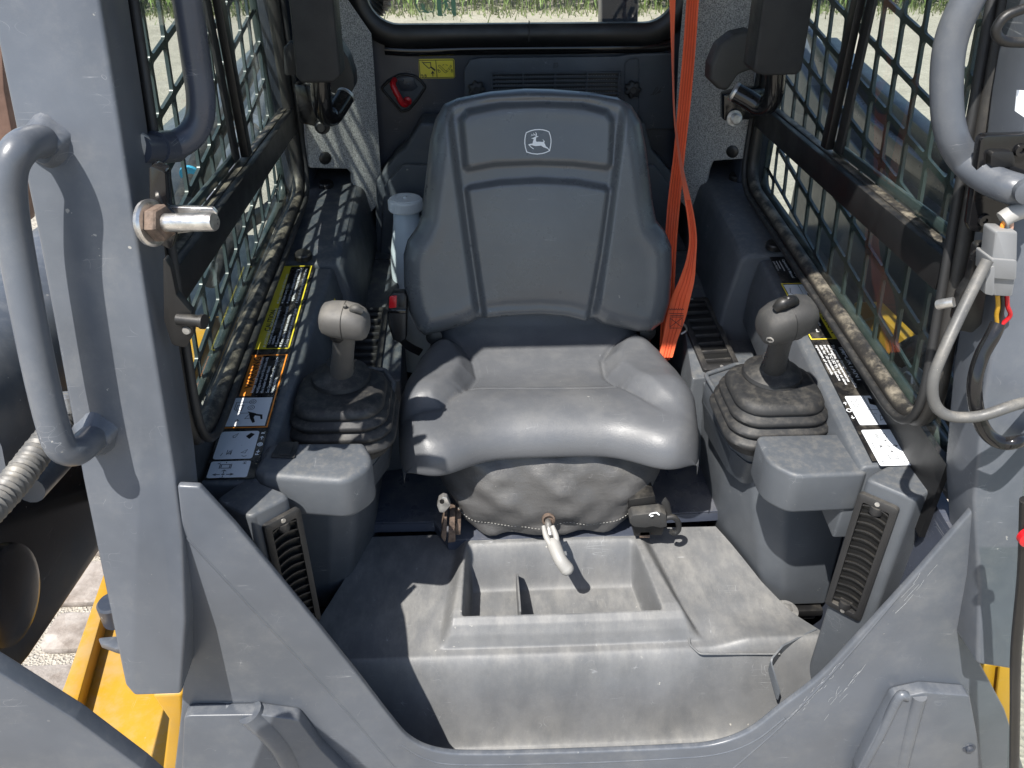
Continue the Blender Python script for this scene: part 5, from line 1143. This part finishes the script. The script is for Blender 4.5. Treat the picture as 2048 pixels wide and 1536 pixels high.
tube('pivot_pin', [W(1876, 610, y=.812), W(1890, 607, y=.806), W(1908, 604, y=.800)], .006, 'zinc', lr, n=12); lathe('rivet', [(.006, 0), (.005, .002)], W(1918, 632, y=.797), (0, -1, 0), 'zinc', lr, n=14)

# cable loom and plug hanging at the right post
cl = thing('cable_loom', 'grey plug connector with looping cables hanging at the right post', 'cable', W(1995, 900, y=.80))
cy = .765
prism('plug_body', fillet(WL([(1991, 462), (2036, 464), (2034, 540), (2030, 566), (2025, 594), (1988, 592), (1984, 520)], y=cy), .003), (0, .024, 0), 'conn_grey', cl, bev=.003)
prism('plug_collar', fillet(WL([(1984, 518), (2034, 522), (2032, 560), (1982, 556)], y=cy-.004), .002), (0, .032, 0), 'conn_grey', cl, bev=.003)
prism('plug_clip', fillet(WL([(1974, 535), (1990, 533), (1988, 592), (1970, 588)], y=cy-.006), .002), (0, .012, 0), 'conn_grey', cl, bev=.0015)
for px, m in ((1995, 'yellow'), (2004, 'black'), (2014, 'red')): tube('plug_wire', [W(px, 590, y=cy+.012), W(px+1, 612, y=cy+.012), W(px-2+(8 if m == 'red' else 0), 632, y=cy+.014), W(1996, 655, y=cy+.016)], .0025, m, cl, n=8)
for px, m in ((2003, 'd_orange'), (2012, 'lever_grey'), (2020, 'skin')): tube('plug_wire', [W(px, 466, y=cy+.012), W(px+3, 448, y=cy+.012), W(2018, 434, y=cy+.014)], .0024, m, cl, n=8)
tube('loom_tape', WL([(2004, 440), (2024, 428), (2060, 415)], y=cy+.014), .009, 'lever_grey', cl, n=12)
tube('looped_cable', [W(1975, 520, y=0.755), W(1958, 553, y=0.750), W(1925, 620, y=0.735), W(1888, 700, y=0.715), W(1866, 760, y=0.705), W(1870, 808, y=0.700), W(1900, 832, y=0.695), W(1960, 832, y=0.690), W(2030, 810, y=0.690), W(2075, 800, y=0.745)], .0062, 'wire_grey', cl, n=14)
tube('sheathed_cable', [W(1996, 648, y=0.725), W(1985, 672, y=0.720), W(1962, 715, y=0.715), W(1949, 770, y=0.705), W(1956, 830, y=0.700), W(1975, 868, y=0.695), W(2005, 886, y=0.690), W(2040, 882, y=0.690), W(2075, 874, y=0.745)], .0078, 'black_gloss', cl, n=14)
tube('upper_cable', [W(2075, 10, y=.80), W(2040, 20, y=.80), W(2008, 35, y=.80), W(1992, 62, y=.80), W(2008, 82, y=.80), W(2060, 86, y=.80)], .0048, 'black', cl, n=12)
ts = tag(prism('paper_tag', WL([(2034, 180), (2060, 182), (2056, 240), (2030, 222)], y=.822), (0, .001, 0), 'd_white', None), 'white paper tag at the right edge below the black cable', 'tag')

# ================================================================== machine outside the cab
bm_ = thing('loader_boom', 'blue grey loader boom arm running along the left of the cab', 'boom', (-.85, 1.4, .1))
tube('upper_beam', WL([(-220, 900), (0, 728), (100, 628), (300, 420), (520, 170), (620, 60)], x=-.84), [.135, .125, .12, .11, .10, .10], 'paint', bm_, n=28)
prism('lower_link', fillet(WL([(-140, 1040), (190, 905), (330, 880), (260, 1010), (60, 1310), (-140, 1560)], x=-.80), .02), (-.10, 0, 0), 'boom_dark', bm_, bev=.008)
lathe('pin_boss', [(.075, 0), (.073, .010), (.060, .014)], W(10, 1190, x=-.799), (1, 0, 0), 'boom_dark', bm_, n=40)
tube('cylinder_rod', WL([(60, 980), (130, 905), (230, 790), (330, 660)], x=-.72), .020, 'paint', bm_)
hs = thing('hydraulic_hose', 'ribbed grey hydraulic hose beside the left boom arm', 'hose', W(40, 960, x=-.66))
pp = catmull(WL([(-60, 1060), (20, 975), (75, 905), (120, 845), (135, 800)], x=-.66), 30)
sweep('ribbed_sleeve', pp, [.0165+.0022*math.sin(i*1.75) for i in range(len(pp))], 'wire_grey', hs, n=16)
for q in ((128, 808), (135, 850)): lathe('hose_fitting', [(.019, -.012), (.022, -.010), (.022, .010), (.017, .014)], W(*q, x=-.66), (0, .4, 1), 'zinc', hs, n=6 if q[0] > 130 else 20)
# hoses and a cylinder behind the left glass
for pts, r, m, lab in (([(340, 470), (385, 360), (400, 320), (430, 270), (470, 200), (540, 60)], .017, 'rubber', 'black hydraulic hose with blue band behind the left mesh, upper'), ([(420, 560), (470, 470), (500, 440), (530, 425), (560, 400)], .018, 'rubber', 'curved black hose low behind the left mesh')):
    h = thing('hydraulic_hose', lab, 'hose', W(*pts[0], x=-.62), 'hoses beside the left boom'); tube('hose', WL(pts, x=-.62), r, m, h)
    if r == .017: mat('blue', (.06, .35, .55), .4); lathe('blue_band', [(.0178, -.0028), (.0178, .0028)], W(380, 348, x=-.62), nrm(W(385, 330, x=-.62)-W(375, 366, x=-.62)), 'blue', h, n=18)
cyl = thing('boom_cylinder', 'blue grey hydraulic cylinder behind the upper left mesh', 'cylinder', W(420, 420, x=-.66))
tube('barrel', WL([(400, 500), (470, 330), (560, 130), (600, 20)], x=-.66), .032, 'paint', cyl, res=3); lathe('gland', [(.036, -.02), (.036, .02)], W(500, 262, x=-.66), nrm(W(560, 130, x=-.66)-W(470, 330, x=-.66)), 'zinc', cyl, n=24)
def yellow_plate(pts, x, vec, lab, name='stabiliser_bracket'):
    return tag(prism(name, fillet(WL(pts, x=x), .01), vec, 'yellow', None, bev=.004), lab, 'bracket')
yellow_plate([(428, 634), (480, 632), (470, 700), (455, 784), (400, 786), (378, 775)], -.62, (-.03, 0, 0), 'bright yellow steel bracket behind the lower left mesh')
yellow_plate([(1704, 605), (1735, 604), (1850, 720), (1842, 740), (1750, 742), (1725, 680)], .66, (.03, 0, 0), 'bright yellow steel bracket behind the lower right mesh')
def fitting(px, py, x, lab):
    p = W(px, py, x=x); f = thing('grease_fitting', lab, 'bolt', p, 'large bolts below the mesh windows'); s = 1 if x > 0 else -1
    lathe('flange', [(.026, 0), (.026, .006)], p, (-s, -.4, .5), 'lever_grey', f); lathe('bolt_head', [(.015, .006), (.015, .016), (.012, .018)], p, (-s, -.4, .5), 'zinc', f, n=6)
for q in ((425, 800, -.60, 'large zinc bolt under the left yellow bracket'), (1788, 762, .62, 'zinc bolt under the right yellow bracket, the rear one of two'), (1822, 762, .62, 'zinc bolt under the right yellow bracket, the front one of two'), (1905, 965, .60, 'zinc bolt low outside the right window, the rear of two'), (1928, 966, .60, 'zinc bolt low outside the right window, at the post')): fitting(*q)
# machine side decks outside the glass
for s, lab in ((-1, 'dark steel track deck outside the left window'), (1, 'dark steel track deck outside the right window')):
    P = [A(s*.56, 1.12, .33), A(s*.56, 2.2, .36), A(s*.86, 2.2, .36), A(s*.86, 1.12, .33)]
    tag(prism('side_deck', P, (0, 0, -.03), 'paint_dark', None, bev=.004), lab, 'deck')
br_ = thing('loader_boom', 'blue grey loader boom arm beyond the right mesh window', 'boom', (.9, 1.5, .3))
prism('upper_beam', fillet(WL([(1560, 60), (1640, 205), (1740, 330), (1850, 420), (1990, 520), (2200, 680), (2200, 860), (1960, 640), (1700, 420), (1560, 280)], x=.80), .03), (.16, 0, 0), 'paint', br_, bev=.03, seg=4)
prism('lower_link', [A(.84, .75, .20), A(.84, 2.3, .25), A(.84, 2.3, .86), A(.84, .75, .66)], (.04, 0, 0), 'paint_dark', br_, bev=.004)
prism('beam_flange', WL([(1600, 40), (1640, 100), (1740, 240), (1850, 330), (1960, 400), (2150, 540), (2150, 575), (1950, 430), (1840, 362), (1730, 280), (1640, 160)], x=.80), (.02, 0, 0), 'paint_navy_and_shade', br_, bev=.004)
hr = thing('hydraulic_hose', 'fat ribbed black hose behind the lower right mesh', 'hose', W(1880, 830, x=.66)); pp = catmull(WL([(1830, 720), (1870, 760), (1930, 800), (2000, 830)], x=.68), 24)
sweep('ribbed_sleeve', pp, [.05+.006*math.sin(i*1.1) for i in range(len(pp))], 'rubber', hr, n=18)
# rear counterweight post seen through the rear window and a tyre beside it
tag(prism('exhaust_stack', WL([(1203, 60), (1276, 60), (1278, -10), (1282, -200), (1205, -200)], y=2.15), (0, .07, 0), 'paint_navy_and_shade', None, bev=.006), 'dark navy upright post outside the rear window', 'post')
tg = thing('spare_tyre', 'black ribbed hose end at the upper left corner of the rear window', 'hose', W(760, -10, y=2.0)); pp = catmull(WL([(735, -160), (752, -60), (766, -10), (748, 20)], y=2.0), 24); sweep('ribbed_sleeve', pp, [.022+.003*math.sin(i*1.3) for i in range(len(pp))], 'rubber', tg, n=16)
tg.name = 'intake_hose'

# yellow frame and grey front guard at the lower left
yf = thing('yellow_frame', 'yellow painted machine frame corner below the left door post', 'frame', W(280, 1480, z=-.05))
prism('frame_floor', fillet(WL([(218, 1150), (400, 1120), (420, 1640), (20, 1640), (112, 1412)], z=-.14), .01), (0, 0, -.02), 'yellow', yf, bev=.003)
prism('frame_flange', WL([(214, 1128), (226, 1150), (150, 1420), (60, 1660), (20, 1640), (116, 1405)], z=-.10), (0, 0, -.045), 'yellow', yf, bev=.003)
prism('frame_upright', WL([(302, 1390), (366, 1388), (368, 1660), (310, 1660), (336, 1440)], y=.80), (.012, .10, 0), 'yellow', yf, bev=.006, seg=3)
prism('lug', fillet(WL([(196, 1276), (260, 1270), (300, 1288), (300, 1304), (232, 1298), (200, 1286)], z=-.02), .006), (0, 0, -.014), 'paint', yf, bev=.003)
lathe('pin', [(.03, 0), (.03, .05), (.026, .055)], W(236, 1238, z=-.10), (0, 0, 1), 'paint_dark', yf)
fg = tag(prism('front_guard', fillet(WL([(-120, 1275), (8, 1352), (150, 1440), (285, 1540), (400, 1640), (-120, 1640)], y=.47), .01), (0, .018, 0), 'paint', None, bev=.005, seg=3), 'blue grey steel plate across the bottom left corner', 'guard')
yr_ = thing('yellow_frame', 'yellow machine frame upright at the bottom right edge', 'frame', W(1985, 1536, y=.80))
prism('frame_upright', WL([(1956, 1332), (2016, 1328), (2040, 1650), (1972, 1650), (1962, 1420)], y=.79), (0, .06, 0), 'yellow', yr_, bev=.004)
prism('frame_flange', WL([(1990, 1420), (2000, 1334), (2024, 1332), (2030, 1480), (1986, 1560)], y=.775), (0, .006, 0), 'yellow', yr_, bev=.002)
dr = thing('cab_door', 'edge of the open glass cab door with black seal at far right', 'door', W(2040, 1560, y=.62))
tube('door_seal', WL([(2052, 1000), (2046, 1150), (2032, 1300), (2030, 1420), (2028, 1560), (2024, 1700)], y=.60), .006, 'black', dr, res=4)
prism('door_glass', WL([(2052, 950), (2046, 1150), (2032, 1300), (2024, 1420), (2010, 1700), (2400, 1700), (2400, 950)], y=.605), (0, .005, 0), 'glass', dr, smooth=0)
lathe('red_reflector', [(.012, 0), (.012, .006), (.008, .008)], W(2056, 1070, y=.595), (0, -1, 0), 'red', dr)
# brown upright far left
tag(prism('weathered_post', WL([(-120, -100), (-8, -100), (8, 180), (36, 330), (44, 455), (-120, 470)], y=2.6), (0, .10, 0), 'rust_brown', None, bev=.005), 'brown upright at the far left edge behind the grab handle', 'post')
